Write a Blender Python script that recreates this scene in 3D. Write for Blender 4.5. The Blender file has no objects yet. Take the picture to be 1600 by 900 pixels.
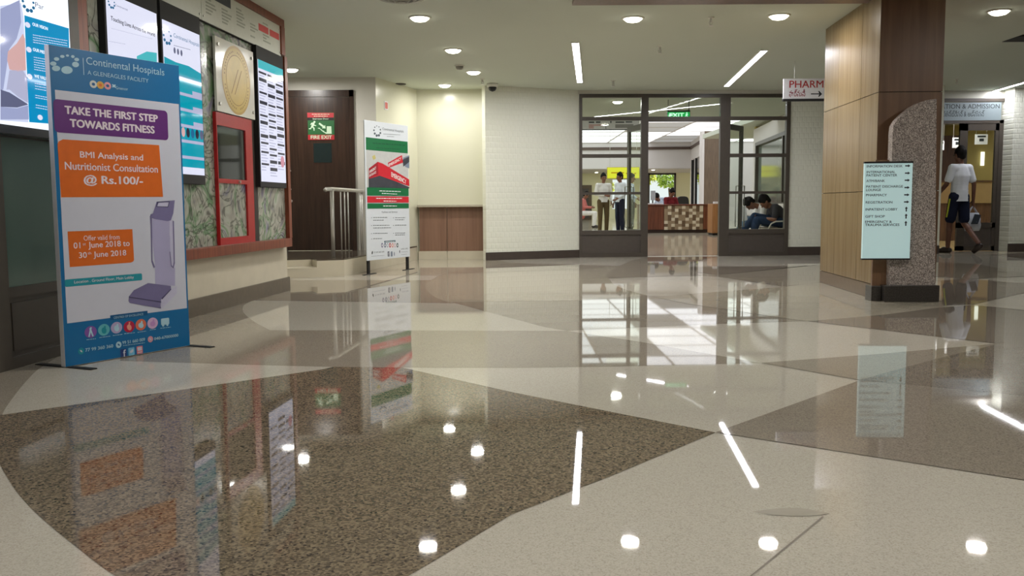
import bpy, bmesh, math, random
from mathutils import Vector, Matrix
random.seed(7)
C = bpy.context.scene.collection
SC = bpy.context.scene

# ------------------------------------------------------------------ camera, world, exposure
FPX, TILT, ROLL, EYE = 1400.0, 0.0918, 0.0067, 0.83
_F = Vector((0, math.cos(TILT), -math.sin(TILT)))
_U0 = Vector((0, math.sin(TILT), math.cos(TILT)))
_R0 = Vector((1, 0, 0))
_R = _R0 * math.cos(ROLL) - _U0 * math.sin(ROLL)
_U = _U0 * math.cos(ROLL) + _R0 * math.sin(ROLL)
_O = Vector((0, 0, EYE))
cd = bpy.data.cameras.new('camera')
cam = bpy.data.objects.new('camera', cd)
C.objects.link(cam)
cd.sensor_width = 36.0
cd.lens = FPX / 1600 * 36.0
cd.clip_end = 300
cam.matrix_world = Matrix(((_R.x, _U.x, -_F.x, 0), (_R.y, _U.y, -_F.y, 0), (_R.z, _U.z, -_F.z, EYE), (0, 0, 0, 1)))
SC.camera = cam

wd = bpy.data.worlds.new('world')
SC.world = wd
wd.use_nodes = True
wd.node_tree.nodes['Background'].inputs[0].default_value = (0.93, 0.97, 1.0, 1)
wd.node_tree.nodes['Background'].inputs[1].default_value = 1.0
sd_ = bpy.data.lights.new('sun', 'SUN'); sd_.energy = 3.0; sd_.angle = 0.01; sd_.color = (1, .96, .88)
sun = bpy.data.objects.new('sun', sd_); C.objects.link(sun); sun.rotation_euler = (math.radians(28), 0, math.radians(12))
SC.view_settings.view_transform = 'Standard'
SC.view_settings.look = 'None'
SC.view_settings.exposure = 0.0
SC.view_settings.gamma = 1.0
SC.view_settings.use_curve_mapping = False
LAMP_W = 24.0          # watts of one recessed downlight
LINE_W = 20.0          # watts of one linear ceiling light
LAMP_EMIT = 14.0
FLOOR_SPEC = 0.13
H = 2.62               # ceiling height

# ------------------------------------------------------------------ helpers
def ray(p):
    return (p[0] - 800) * _R - (p[1] - 450) * _U + FPX * _F
def G(x, y, z=0.0):
    r = ray((x, y)); return _O + r * ((z - EYE) / r.z)
def crop(ox, oy, k):
    return lambda *q: [(ox + q[i] / k, oy + q[i + 1] / k) for i in range(0, len(q), 2)]
k1, k2, k3, k4 = crop(0, 0, 5.0), crop(40, 60, 3.2143), crop(60, 300, 3.0), crop(140, 0, 4.5)
k5, k6, k7, k8 = crop(240, 180, 2.8136), crop(440, 90, 2.571), crop(560, 180, 3.6), crop(100, 460, 7.5)
k9, k15, k17, k18 = crop(890, 130, 3.2143), crop(1440, 140, 3.333), crop(280, 20, 5.0), crop(0, 0, 4.2857)
k19, k22, k23, k24 = crop(80, 70, 7.2727), crop(560, 320, 8.18), crop(475, 170, 10.0), crop(200, 300, 4.5)

class Fr:
    """a vertical plane standing on the floor line P-Q: s along it, y into it, z up"""
    def __init__(self, P, Q):
        self.P = Vector((P[0], P[1])); d = Vector((Q[0], Q[1])) - self.P
        self.u = d.normalized(); self.v = Vector((-self.u.y, self.u.x))
        self.ang = math.atan2(self.u.y, self.u.x)
    def sz(self, x, y, d=0.0):
        r = ray((x, y)); r2 = Vector((r.x, r.y)); B = self.P + self.v * d
        t = (B - Vector((0, 0))).dot(self.v) / r2.dot(self.v)
        p = _O + r * t
        return (Vector((p.x, p.y)) - self.P).dot(self.u), p.z
    def s(self, x, y, d=0.0): return self.sz(x, y, d)[0]
    def z(self, x, y, d=0.0): return self.sz(x, y, d)[1]
    def world(self, s, d, z):
        q = self.P + self.u * s + self.v * d; return Vector((q.x, q.y, z))
W = Fr((0, 0), (1, 0))

def lin(c):
    c = c / 255.0
    return c / 12.92 if c <= 0.04045 else ((c + 0.055) / 1.055) ** 2.4
def rgb(r, g, b): return (lin(r), lin(g), lin(b), 1)
MATS = {}
def mat(name, col, rough=0.5, spec=0.5, metal=0.0, emit=None, es=1.0, var=0.04, scale=20.0, bump=0.0, coat=0.0):
    if name in MATS: return MATS[name]
    m = bpy.data.materials.new(name); m.use_nodes = True
    nt = m.node_tree; b = nt.nodes['Principled BSDF']
    b.inputs['Roughness'].default_value = rough
    b.inputs['Specular IOR Level'].default_value = spec
    b.inputs['Metallic'].default_value = metal
    b.inputs['Coat Weight'].default_value = coat
    b.inputs['Coat Roughness'].default_value = 0.05
    c = rgb(*col)
    tc = nt.nodes.new('ShaderNodeTexCoord'); no = nt.nodes.new('ShaderNodeTexNoise')
    no.inputs['Scale'].default_value = scale; no.inputs['Detail'].default_value = 3
    nt.links.new(tc.outputs['Object'], no.inputs['Vector'])
    rp = nt.nodes.new('ShaderNodeValToRGB')
    rp.color_ramp.elements[0].position = 0.3; rp.color_ramp.elements[1].position = 0.7
    rp.color_ramp.elements[0].color = tuple(max(0, x * (1 - var)) for x in c[:3]) + (1,)
    rp.color_ramp.elements[1].color = tuple(min(1, x * (1 + var)) for x in c[:3]) + (1,)
    nt.links.new(no.outputs['Fac'], rp.inputs['Fac'])
    nt.links.new(rp.outputs['Color'], b.inputs['Base Color'])
    if emit is not None:
        b.inputs['Emission Color'].default_value = rgb(*emit); b.inputs['Emission Strength'].default_value = es
    if bump:
        bp = nt.nodes.new('ShaderNodeBump'); bp.inputs['Strength'].default_value = bump; bp.inputs['Distance'].default_value = 0.01
        nt.links.new(no.outputs['Fac'], bp.inputs['Height']); nt.links.new(bp.outputs['Normal'], b.inputs['Normal'])
    MATS[name] = m
    return m
def glow(name, col, es=1.0):
    return mat(name, (12, 12, 14), rough=0.05, spec=0.25, emit=col, es=es, var=0)

def terrazzo(name, cols, scale, rough=0.025):
    m = bpy.data.materials.new(name); m.use_nodes = True; nt = m.node_tree; b = nt.nodes['Principled BSDF']
    tc = nt.nodes.new('ShaderNodeTexCoord')
    vo = nt.nodes.new('ShaderNodeTexVoronoi'); vo.inputs['Scale'].default_value = scale
    no = nt.nodes.new('ShaderNodeTexNoise'); no.inputs['Scale'].default_value = 0.9; no.inputs['Detail'].default_value = 2
    nt.links.new(tc.outputs['Object'], vo.inputs['Vector']); nt.links.new(tc.outputs['Object'], no.inputs['Vector'])
    sp = nt.nodes.new('ShaderNodeSeparateColor'); nt.links.new(vo.outputs['Color'], sp.inputs[0])
    rp = nt.nodes.new('ShaderNodeValToRGB'); rp.color_ramp.interpolation = 'CONSTANT'
    e = rp.color_ramp.elements
    while len(e) < len(cols): e.new(0.5)
    for i, (pos, c) in enumerate(cols): e[i].position = pos; e[i].color = rgb(*c)
    nt.links.new(sp.outputs[0], rp.inputs['Fac'])
    mx = nt.nodes.new('ShaderNodeMix'); mx.data_type = 'RGBA'; mx.blend_type = 'MULTIPLY'; mx.inputs[0].default_value = 1
    r2 = nt.nodes.new('ShaderNodeValToRGB'); r2.color_ramp.elements[0].color = (.93, .93, .93, 1); r2.color_ramp.elements[1].color = (1.04, 1.03, 1.02, 1)
    nt.links.new(no.outputs['Fac'], r2.inputs['Fac'])
    nt.links.new(rp.outputs['Color'], mx.inputs[6]); nt.links.new(r2.outputs['Color'], mx.inputs[7])
    nt.links.new(mx.outputs[2], b.inputs['Base Color'])
    b.inputs['Roughness'].default_value = rough; b.inputs['Specular IOR Level'].default_value = FLOOR_SPEC
    MATS[name] = m; return m
def wood(name, a, bcol, rough=0.3, scale=3.0, spec=0.5):
    m = bpy.data.materials.new(name); m.use_nodes = True; nt = m.node_tree; b = nt.nodes['Principled BSDF']
    tc = nt.nodes.new('ShaderNodeTexCoord'); mp = nt.nodes.new('ShaderNodeMapping')
    mp.inputs['Scale'].default_value = (14 * scale, 14 * scale, 0.7 * scale)
    no = nt.nodes.new('ShaderNodeTexNoise'); no.inputs['Scale'].default_value = 1; no.inputs['Detail'].default_value = 5; no.inputs['Distortion'].default_value = 0.6
    nt.links.new(tc.outputs['Object'], mp.inputs['Vector']); nt.links.new(mp.outputs['Vector'], no.inputs['Vector'])
    rp = nt.nodes.new('ShaderNodeValToRGB'); rp.color_ramp.elements[0].position = 0.35; rp.color_ramp.elements[1].position = 0.68
    rp.color_ramp.elements[0].color = rgb(*a); rp.color_ramp.elements[1].color = rgb(*bcol)
    nt.links.new(no.outputs['Fac'], rp.inputs['Fac']); nt.links.new(rp.outputs['Color'], b.inputs['Base Color'])
    b.inputs['Roughness'].default_value = rough; b.inputs['Specular IOR Level'].default_value = spec
    MATS[name] = m; return m
def relief(name, col):
    """cream wall tile with a staggered relief of small lozenges"""
    m = bpy.data.materials.new(name); m.use_nodes = True; nt = m.node_tree; b = nt.nodes['Principled BSDF']
    tc = nt.nodes.new('ShaderNodeTexCoord'); mp = nt.nodes.new('ShaderNodeMapping'); mp.inputs['Rotation'].default_value = (math.pi / 2, 0, 0)
    br = nt.nodes.new('ShaderNodeTexBrick'); br.inputs['Scale'].default_value = 1.0
    br.inputs['Brick Width'].default_value = 0.075; br.inputs['Row Height'].default_value = 0.085; br.inputs['Mortar Size'].default_value = 0.016
    br.inputs['Mortar Smooth'].default_value = 1.0
    br.inputs['Color1'].default_value = (1, 1, 1, 1); br.inputs['Color2'].default_value = (1, 1, 1, 1); br.inputs['Mortar'].default_value = (0, 0, 0, 1)
    nt.links.new(tc.outputs['Object'], mp.inputs['Vector']); nt.links.new(mp.outputs['Vector'], br.inputs['Vector'])
    bp = nt.nodes.new('ShaderNodeBump'); bp.inputs['Strength'].default_value = 0.3; bp.inputs['Distance'].default_value = 0.012
    nt.links.new(br.outputs['Color'], bp.inputs['Height']); nt.links.new(bp.outputs['Normal'], b.inputs['Normal'])
    b.inputs['Base Color'].default_value = rgb(*col); b.inputs['Roughness'].default_value = 0.35
    MATS[name] = m; return m
def mural(name):
    m = bpy.data.materials.new(name); m.use_nodes = True; nt = m.node_tree; b = nt.nodes['Principled BSDF']
    tc = nt.nodes.new('ShaderNodeTexCoord')
    n1 = nt.nodes.new('ShaderNodeTexNoise'); n1.inputs['Scale'].default_value = 2.6; n1.inputs['Detail'].default_value = 3; n1.inputs['Distortion'].default_value = 1.6
    wv = nt.nodes.new('ShaderNodeTexNoise'); wv.inputs['Scale'].default_value = 3.2; wv.inputs['Detail'].default_value = 1.5; wv.inputs['Distortion'].default_value = 3.0
    for n in (n1, wv): nt.links.new(tc.outputs['Object'], n.inputs['Vector'])
    rp = nt.nodes.new('ShaderNodeValToRGB'); e = rp.color_ramp.elements
    cols = [(0.28, (96, 90, 120)), (0.40, (150, 148, 136)), (0.50, (170, 172, 156)), (0.58, (98, 132, 92)), (0.63, (160, 164, 150)), (0.74, (128, 124, 150))]
    while len(e) < len(cols): e.new(0.5)
    for i, (p, c) in enumerate(cols): e[i].position = p; e[i].color = rgb(*c)
    nt.links.new(n1.outputs['Fac'], rp.inputs['Fac'])
    r2 = nt.nodes.new('ShaderNodeValToRGB'); e2 = r2.color_ramp.elements
    while len(e2) < 5: e2.new(0.5)
    for i, (p, c) in enumerate([(0.0, 1), (0.455, 1), (0.49, .16), (0.515, .2), (0.55, 1)]): e2[i].position = p; e2[i].color = (c, c, c * 1.05, 1)
    nt.links.new(wv.outputs['Fac'], r2.inputs['Fac'])
    mx = nt.nodes.new('ShaderNodeMix'); mx.data_type = 'RGBA'; mx.blend_type = 'MULTIPLY'; mx.inputs[0].default_value = 0.75
    nt.links.new(rp.outputs['Color'], mx.inputs[6]); nt.links.new(r2.outputs['Color'], mx.inputs[7])
    nt.links.new(mx.outputs[2], b.inputs['Base Color']); b.inputs['Roughness'].default_value = 0.18
    MATS[name] = m; return m
def glass(name, tint=(250, 253, 250), refl=1.0):
    m = bpy.data.materials.new(name); m.use_nodes = True; nt = m.node_tree
    nt.nodes.remove(nt.nodes['Principled BSDF']); out = nt.nodes['Material Output']
    tr = nt.nodes.new('ShaderNodeBsdfTransparent'); tr.inputs[0].default_value = rgb(*tint)
    gl = nt.nodes.new('ShaderNodeBsdfGlossy'); gl.inputs['Roughness'].default_value = 0.01
    fr = nt.nodes.new('ShaderNodeFresnel'); fr.inputs['IOR'].default_value = 1.45
    ml = nt.nodes.new('ShaderNodeMath'); ml.operation = 'MULTIPLY'; ml.inputs[1].default_value = refl
    mx = nt.nodes.new('ShaderNodeMixShader')
    nt.links.new(fr.outputs[0], ml.inputs[0]); nt.links.new(ml.outputs[0], mx.inputs[0])
    nt.links.new(tr.outputs[0], mx.inputs[1]); nt.links.new(gl.outputs[0], mx.inputs[2]); nt.links.new(mx.outputs[0], out.inputs[0])
    MATS[name] = m; return m

class MB:
    def __init__(self): self.bm = bmesh.new()
    def box(self, x0, x1, y0, y1, z0, z1, bev=0.0):
        r = bmesh.ops.create_cube(self.bm, size=1.0)
        vs = r['verts']
        for v in vs:
            v.co = Vector(((x0 + x1) / 2 + v.co.x * (x1 - x0), (y0 + y1) / 2 + v.co.y * (y1 - y0), (z0 + z1) / 2 + v.co.z * (z1 - z0)))
        if bev:
            es = {e for v in vs for e in v.link_edges}
            bmesh.ops.bevel(self.bm, geom=list(es), offset=bev, segments=2, affect='EDGES', profile=0.6)
        return self
    def poly(self, pts, y0, y1):
        """outline in (s,z), front at y0, back at y1 (y1 None: a single printed face)"""
        a = sum(pts[i][0] * pts[(i + 1) % len(pts)][1] - pts[(i + 1) % len(pts)][0] * pts[i][1] for i in range(len(pts)))
        if a < 0: pts = pts[::-1]
        f = [self.bm.verts.new((s, y0, z)) for s, z in pts]
        self.bm.faces.new(f)
        if y1 is not None:
            b = [self.bm.verts.new((s, y1, z)) for s, z in pts]
            self.bm.faces.new(b[::-1])
            n = len(f)
            for i in range(n): self.bm.faces.new((f[(i + 1) % n], f[i], b[i], b[(i + 1) % n]))
        return self
    def flat(self, pts, z, z1=None):
        """outline in (x,y) at height z, optionally thickened up to z1"""
        a = sum(pts[i][0] * pts[(i + 1) % len(pts)][1] - pts[(i + 1) % len(pts)][0] * pts[i][1] for i in range(len(pts)))
        if a < 0: pts = pts[::-1]
        if z1 is None:
            self.bm.faces.new([self.bm.verts.new((p[0], p[1], z)) for p in pts])
        else:
            lo, hi = min(z, z1), max(z, z1)
            b = [self.bm.verts.new((p[0], p[1], lo)) for p in pts]; t = [self.bm.verts.new((p[0], p[1], hi)) for p in pts]
            self.bm.faces.new(t); self.bm.faces.new(b[::-1]); n = len(b)
            for i in range(n): self.bm.faces.new((b[i], b[(i + 1) % n], t[(i + 1) % n], t[i]))
        return self
    def disc(self, s, z, rs, rz, y0, y1=None, n=28, rot=0.0):
        return self.poly([(s + rs * math.cos(2 * math.pi * i / n) * math.cos(rot) - rz * math.sin(2 * math.pi * i / n) * math.sin(rot),
                           z + rs * math.cos(2 * math.pi * i / n) * math.sin(rot) + rz * math.sin(2 * math.pi * i / n) * math.cos(rot)) for i in range(n)], y0, y1)
    def tube(self, path, r, n=10, r1=None):
        path = [Vector(p) for p in path]; rings = []
        for i, p in enumerate(path):
            t = (path[min(i + 1, len(path) - 1)] - path[max(i - 1, 0)]).normalized()
            a = t.cross(Vector((0, 0, 1)))
            if a.length < 1e-3: a = t.cross(Vector((0, 1, 0)))
            a.normalize(); b = t.cross(a)
            rr = r if r1 is None else r + (r1 - r) * i / (len(path) - 1)
            rings.append([self.bm.verts.new(p + (a * math.cos(2 * math.pi * k / n) + b * math.sin(2 * math.pi * k / n)) * rr) for k in range(n)])
        for q, w in zip(rings, rings[1:]):
            for k in range(n): self.bm.faces.new((q[k], q[(k + 1) % n], w[(k + 1) % n], w[k]))
        self.bm.faces.new(rings[0][::-1]); self.bm.faces.new(rings[-1])
        return self
    def lathe(self, c, prof, n=32):
        """profile of (radius, z) turned about a vertical axis through c"""
        rings = [[self.bm.verts.new((c[0] + r * math.cos(2 * math.pi * k / n), c[1] + r * math.sin(2 * math.pi * k / n), c[2] + z)) for k in range(n)] for r, z in prof]
        for q, w in zip(rings, rings[1:]):
            for k in range(n): self.bm.faces.new((q[k], q[(k + 1) % n], w[(k + 1) % n], w[k]))
        self.bm.faces.new(rings[0][::-1]); self.bm.faces.new(rings[-1])
        return self
    def ball(self, c, r, sc=(1, 1, 1), u=10, v=8):
        q = bmesh.ops.create_uvsphere(self.bm, u_segments=u, v_segments=v, radius=1.0)
        for x in q['verts']: x.co = Vector((c[0] + x.co.x * r * sc[0], c[1] + x.co.y * r * sc[1], c[2] + x.co.z * r * sc[2]))
        return self
    def cap(self, p, q, r0, r1, sc=(1, 1, 1)):
        p, q = Vector(p), Vector(q); n = max(2, int((q - p).length / (min(r0, r1) * 0.45)) + 1)
        for i in range(n + 1):
            t = i / n; self.ball(p.lerp(q, t), r0 + (r1 - r0) * t, sc)
        return self

def _unit(u, v):
    vs = [(0, 0, 1)] + [(math.sin(math.pi * j / v) * math.cos(2 * math.pi * i / u), math.sin(math.pi * j / v) * math.sin(2 * math.pi * i / u), math.cos(math.pi * j / v)) for j in range(1, v) for i in range(u)] + [(0, 0, -1)]
    fs = [(0, 1 + i, 1 + (i + 1) % u) for i in range(u)]
    for j in range(v - 2):
        for i in range(u):
            a, b = 1 + j * u + i, 1 + j * u + (i + 1) % u; fs.append((a, a + u, b + u, b))
    n = len(vs) - 1; fs += [(n, n - u + (i + 1) % u, n - u + i) for i in range(u)]
    return vs, fs
UNIT = _unit(10, 8)
class Blob:
    """overlapping round masses, kept as plain lists until they are grown into one skin"""
    def __init__(self): self.v = []; self.f = []
    def ball(self, c, r, sc=(1, 1, 1), u=0, v=0):
        k = len(self.v)
        self.v += [(c[0] + x * r * sc[0], c[1] + y * r * sc[1], c[2] + z * r * sc[2]) for x, y, z in UNIT[0]]
        self.f += [tuple(i + k for i in q) for q in UNIT[1]]
        return self
    def cap(self, p, q, r0, r1, sc=(1, 1, 1)):
        p, q = Vector(p), Vector(q); n = max(2, int((q - p).length / (min(r0, r1) * 0.5)) + 1)
        for i in range(n + 1):
            t = i / n; self.ball(p.lerp(q, t), r0 + (r1 - r0) * t, sc)
        return self

def link(name, bm, m, smooth=False, fixn=True):
    me = bpy.data.meshes.new(name)
    if fixn: bmesh.ops.recalc_face_normals(bm, faces=bm.faces)
    bm.to_mesh(me); bm.free()
    if smooth:
        for p in me.polygons: p.use_smooth = True
    me.materials.append(m)
    o = bpy.data.objects.new(name, me); C.objects.link(o)
    return o
def struct(name, mb, m, fr=W, parent=None, smooth=False, origin=None):
    o = link(name, mb.bm, m, smooth)
    if parent is not None: o.parent = parent
    else:
        o.location = fr.world(0, 0, 0); o.rotation_euler = (0, 0, fr.ang); o['kind'] = 'structure'
    return o
class Thing:
    """an Empty at the thing's base; parts are given in the coordinates of the frame fr"""
    def __init__(self, name, label, cat, fr=W, at=(0, 0, 0), group=None, rot=0.0):
        self.o = bpy.data.objects.new(name, None); C.objects.link(self.o)
        self.off = Vector(at); self.o.location = fr.world(*at); self.o.rotation_euler = (0, 0, fr.ang + rot)
        self.o['label'] = label; self.o['category'] = cat
        if group: self.o['group'] = group
    def add(self, name, mb, m, parent=None, label=None, smooth=False, fixn=True):
        bm = mb.bm if isinstance(mb, MB) else mb
        bmesh.ops.translate(bm, verts=bm.verts, vec=-self.off)
        o = link(name, bm, m, smooth, fixn); o.parent = parent or self.o
        if label: o['label'] = label
        return o
def dup(root, loc, rotz=None, label=None):
    r = root.copy(); C.objects.link(r); r.location = loc
    if rotz is not None: r.rotation_euler = (0, 0, rotz)
    if label: r['label'] = label
    for ch in list(root.children):
        c = ch.copy(); C.objects.link(c); c.parent = r
        for g in list(ch.children):
            d = g.copy(); C.objects.link(d); d.parent = c
    return r

def text_bm(s, x0, x1, z0, z1, y, bold=0.0, slant=0.0):
    """lettering fitted into the box x0..x1, z0..z1 at depth y"""
    cu = bpy.data.curves.new('lettering', 'FONT'); cu.body = s; cu.resolution_u = 3; cu.shear = slant
    o = bpy.data.objects.new('lettering', cu); C.objects.link(o)
    dg = bpy.context.evaluated_depsgraph_get()
    me = bpy.data.meshes.new_from_object(o.evaluated_get(dg))
    bm = bmesh.new()
    for ox, oy in ((0, 0),) if not bold else ((0, 0), (bold, 0), (-bold, 0), (0, bold * .6), (0, -bold * .6)):   # a heavier weight: the outline struck again, slightly shifted
        k = len(bm.verts); bm.from_mesh(me); bm.verts.ensure_lookup_table()
        for v in bm.verts[k:]: v.co.x += ox; v.co.y += oy; v.co.z = -.00006 * min(k, 1) * (1 + (ox > 0) + 2 * (oy > 0) + 3 * (oy < 0))
    bpy.data.objects.remove(o); bpy.data.curves.remove(cu); bpy.data.meshes.remove(me)
    if not bm.verts: return bm
    a0 = min(v.co.x for v in bm.verts); a1 = max(v.co.x for v in bm.verts)
    b0 = min(v.co.y for v in bm.verts); b1 = max(v.co.y for v in bm.verts)
    for v in bm.verts:
        v.co = Vector((x0 + (v.co.x - a0) / max(a1 - a0, 1e-6) * (x1 - x0), y + v.co.z, z0 + (v.co.y - b0) / max(b1 - b0, 1e-6) * (z1 - z0)))
    return bm
def letters(t, fr, s, tl, br, m, d=0.0, y=None, name='lettering', parent=None, bold=0.0):
    """text whose top-left and bottom-right corners were read off at tl and br on the plane at depth d"""
    x0, z1 = fr.sz(*tl, d); x1, z0 = fr.sz(*br, d)
    return t.add(name, text_bm(s, x0, x1, z0, z1, d if y is None else y, bold), m, parent, fixn=False)
def lett(t, fr, s, l, r, hpx, m, d=0.0, y=None, bold=0.0, parent=None):
    """text from baseline-left l to baseline-right r, capitals hpx tall in the photo"""
    s0, z0 = fr.sz(*l, d); s1, z1 = fr.sz(*r, d); hz = abs(fr.sz((l[0] + r[0]) / 2, (l[1] + r[1]) / 2 - hpx, d)[1] - fr.sz((l[0] + r[0]) / 2, (l[1] + r[1]) / 2, d)[1]); zm = (z0 + z1) / 2
    return t.add('lettering', text_bm(s, s0, s1, zm, zm + hz, d if y is None else y, bold), m, parent, fixn=False)
def bars(fr, rows, d, y, th=0.5):
    """rows of illegible small print: each a run of word-sized dashes between two points"""
    mb = MB()
    for (a, b, hpx) in rows:
        x0, z0 = fr.sz(*a, d); x1, z1 = fr.sz(*b, d); h = abs(fr.sz(a[0], a[1] + hpx, d)[1] - z0)
        x = x0; rnd = random.Random(int(a[0] * 31 + a[1] * 17))
        while x < x1 - h * 0.4:
            w = min(h * rnd.uniform(1.2, 3.6), x1 - x)
            z = z0 + (z1 - z0) * (x - x0) / max(x1 - x0, 1e-6)
            mb.poly([(x, z), (x + w, z), (x + w, z + h * th), (x, z + h * th)], y, None); x += w + h * 0.55
    return mb
def P(fr, pts, d=0.0): return [fr.sz(x, y, d) for x, y in pts]
def rrect(x0, x1, z0, z1, r, n=5):
    o = []
    for cx, cz, a in ((x1 - r, z0 + r, -90), (x1 - r, z1 - r, 0), (x0 + r, z1 - r, 90), (x0 + r, z0 + r, 180)):
        for i in range(n + 1):
            t = math.radians(a + 90 * i / n); o.append((cx + r * math.cos(t), cz + r * math.sin(t)))
    return o
def arc(pts, n=6):
    """smooth curve through points (Catmull-Rom)"""
    o = []
    for i in range(len(pts) - 1):
        p0, p1, p2, p3 = pts[max(i - 1, 0)], pts[i], pts[i + 1], pts[min(i + 2, len(pts) - 1)]
        for k in range(n):
            t = k / n
            o.append(tuple(0.5 * (2 * p1[j] + (p2[j] - p0[j]) * t + (2 * p0[j] - 5 * p1[j] + 4 * p2[j] - p3[j]) * t * t + (3 * p1[j] - p0[j] - 3 * p2[j] + p3[j]) * t ** 3) for j in (0, 1)))
    return o + [pts[-1]]

# ------------------------------------------------------------------ materials
M_cream = terrazzo('cream_terrazzo', [(0, (186, 180, 168)), (.3, (192, 186, 174)), (.7, (180, 173, 161)), (.93, (170, 163, 150))], 260)
M_taupe = terrazzo('taupe_terrazzo', [(0, (150, 141, 127)), (.35, (143, 134, 121)), (.7, (157, 148, 134)), (.92, (128, 119, 107))], 260)
M_taupe2 = terrazzo('pale_taupe_terrazzo', [(0, (166, 158, 142)), (.35, (160, 152, 136)), (.7, (172, 164, 148)), (.92, (150, 141, 126))], 260)
M_dark = terrazzo('dark_granite_floor', [(0, (122, 108, 90)), (.25, (94, 84, 71)), (.5, (136, 121, 101)), (.75, (106, 96, 83)), (.92, (62, 56, 50))], 150)
M_mid = terrazzo('grey_granite_floor', [(0, (142, 132, 120)), (.3, (132, 123, 112)), (.6, (150, 140, 127)), (.9, (116, 107, 98))], 230)
M_mid2 = terrazzo('brown_granite_floor', [(0, (128, 118, 106)), (.3, (116, 107, 97)), (.6, (136, 126, 113)), (.9, (96, 89, 81))], 210)
M_lobby = terrazzo('beige_lobby_tile', [(0, (190, 180, 160)), (.4, (184, 173, 152)), (.8, (196, 187, 168))], 60, 0.08)
M_smudge = mat('floor_smudge', (170, 163, 151), rough=0.05, spec=.13, var=.06, scale=14)
M_grout = mat('floor_joint', (118, 108, 94), rough=0.5)
M_ceil = mat('ceiling_paint', (204, 210, 198), rough=0.9, spec=0.1, var=0.015, scale=0.6)
M_wall = mat('cream_wall_paint', (216, 215, 194), rough=0.22, spec=0.4, var=0.015, scale=0.8)
M_wallw = mat('grey_white_wall_paint', (205, 202, 192), rough=0.6, var=0.02, scale=1)
M_tilec = mat('cream_base_tile', (206, 198, 178), rough=0.2, var=0.04, scale=6)
M_relief = relief('relief_wall_tile', (224, 225, 211))
M_base = mat('brown_grey_skirting', (98, 88, 76), rough=0.25, var=0.06)
M_skirt = mat('dark_skirting', (72, 63, 58), rough=0.3, var=0.06)
M_frame = mat('bronze_grey_metal', (74, 67, 60), rough=0.38, spec=0.5, var=0.05)
M_panel = mat('bronze_grey_panel', (80, 73, 68), rough=0.35, spec=0.5, var=0.05)
M_black = mat('black_plastic', (20, 20, 22), rough=0.3)
M_blackm = mat('black_matt', (24, 22, 21), rough=0.7)
M_steel = mat('brushed_steel', (204, 202, 196), rough=0.32, metal=0.6, var=0.03)
M_door = wood('dark_door_wood', (46, 31, 24), (62, 43, 33), rough=0.3)
M_ledge = wood('red_brown_wood', (112, 52, 32), (140, 72, 46), rough=0.35)
M_brown = wood('brown_wood', (92, 64, 48), (118, 84, 64), rough=0.3)
M_lamlit = wood('laminate_lit', (126, 105, 72), (142, 121, 88), rough=0.25, scale=1.6, spec=0.35)  # column laminate in its lit tone, for the side face
M_lamshade = wood('laminate_shaded', (112, 84, 64), (128, 98, 74), rough=0.35, scale=1.6, spec=0.3)  # the same column laminate, darkened to paint the shade on its other faces
M_counterwood = wood('counter_wood', (128, 96, 78), (148, 114, 94), rough=0.35, scale=1.2)
M_desk = wood('desk_wood', (92, 48, 32), (124, 72, 50), rough=0.3)
M_groove = mat('panel_joint', (52, 40, 30), rough=0.8)
M_stone = mat('counter_stone', (176, 168, 150), rough=0.2, var=0.06, scale=40)
M_plinth = mat('stage_top_stone', (84, 76, 66), rough=0.15, var=0.1, scale=40)
M_gran = terrazzo('grey_granite_slab', [(0, (168, 158, 152)), (.2, (140, 130, 125)), (.5, (184, 172, 164)), (.72, (116, 107, 103)), (.9, (205, 194, 186))], 150, 0.3)
M_granb = mat('dark_granite_base', (62, 58, 55), rough=0.22, var=0.25, scale=90)
M_white = mat('white_card', (236, 236, 240), rough=0.35, var=0.01)
M_whitef = mat('white_foam_edge', (225, 224, 230), rough=0.6, var=0.01)
M_red = mat('red_paint', (176, 30, 32), rough=0.3, var=0.05)
M_mural = mural('swirled_mural_print')
M_frost = mat('frosted_green_glass', (92, 116, 108), rough=0.12, spec=0.6, var=0.08, scale=1.5)
M_tgl = mat('grey_green_glass', (120, 132, 122), rough=0.08, spec=0.8, var=0.15, scale=1.2)
M_glass = glass('clear_glass', refl=.55)
M_leafglass = glass('door_leaf_glass', refl=.12)
M_lamp = glow('lamp_glow', (255, 250, 232), LAMP_EMIT)
M_line = glow('line_glow', (248, 246, 255), LAMP_EMIT)
M_trim = mat('white_lamp_trim', (225, 225, 215), rough=0.5)
M_lwall = mat('lobby_white_paint', (214, 210, 208), rough=0.7, var=0.01)
M_lyel = mat('lobby_cream_paint', (240, 237, 200), rough=0.7, var=0.02)
M_ryel = mat('ochre_wall_paint', (176, 158, 92), rough=0.6, var=0.04, scale=2)

# ------------------------------------------------------------------ frames of the place
A, B = G(295, 497), G(450, 454)
LW = Fr(A, B); LW_END = (B - A).length
PL_A, PL_B = G(447, 435), G(538.5, 431.5)
C1, C2, C3 = (-1.88, 12.67), (-1.455, 14.05), (-0.392, 14.05)
SW, AW = Fr(C1, C2), Fr(C2, C3)
WW = Fr(G(760, 407), G(906, 402)); WW_L = (G(906, 402) - G(760, 407)).length
GW = Fr(G(906, 402), G(1229, 399))
RW = Fr((0, 15.3), (1, 15.3))

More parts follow.
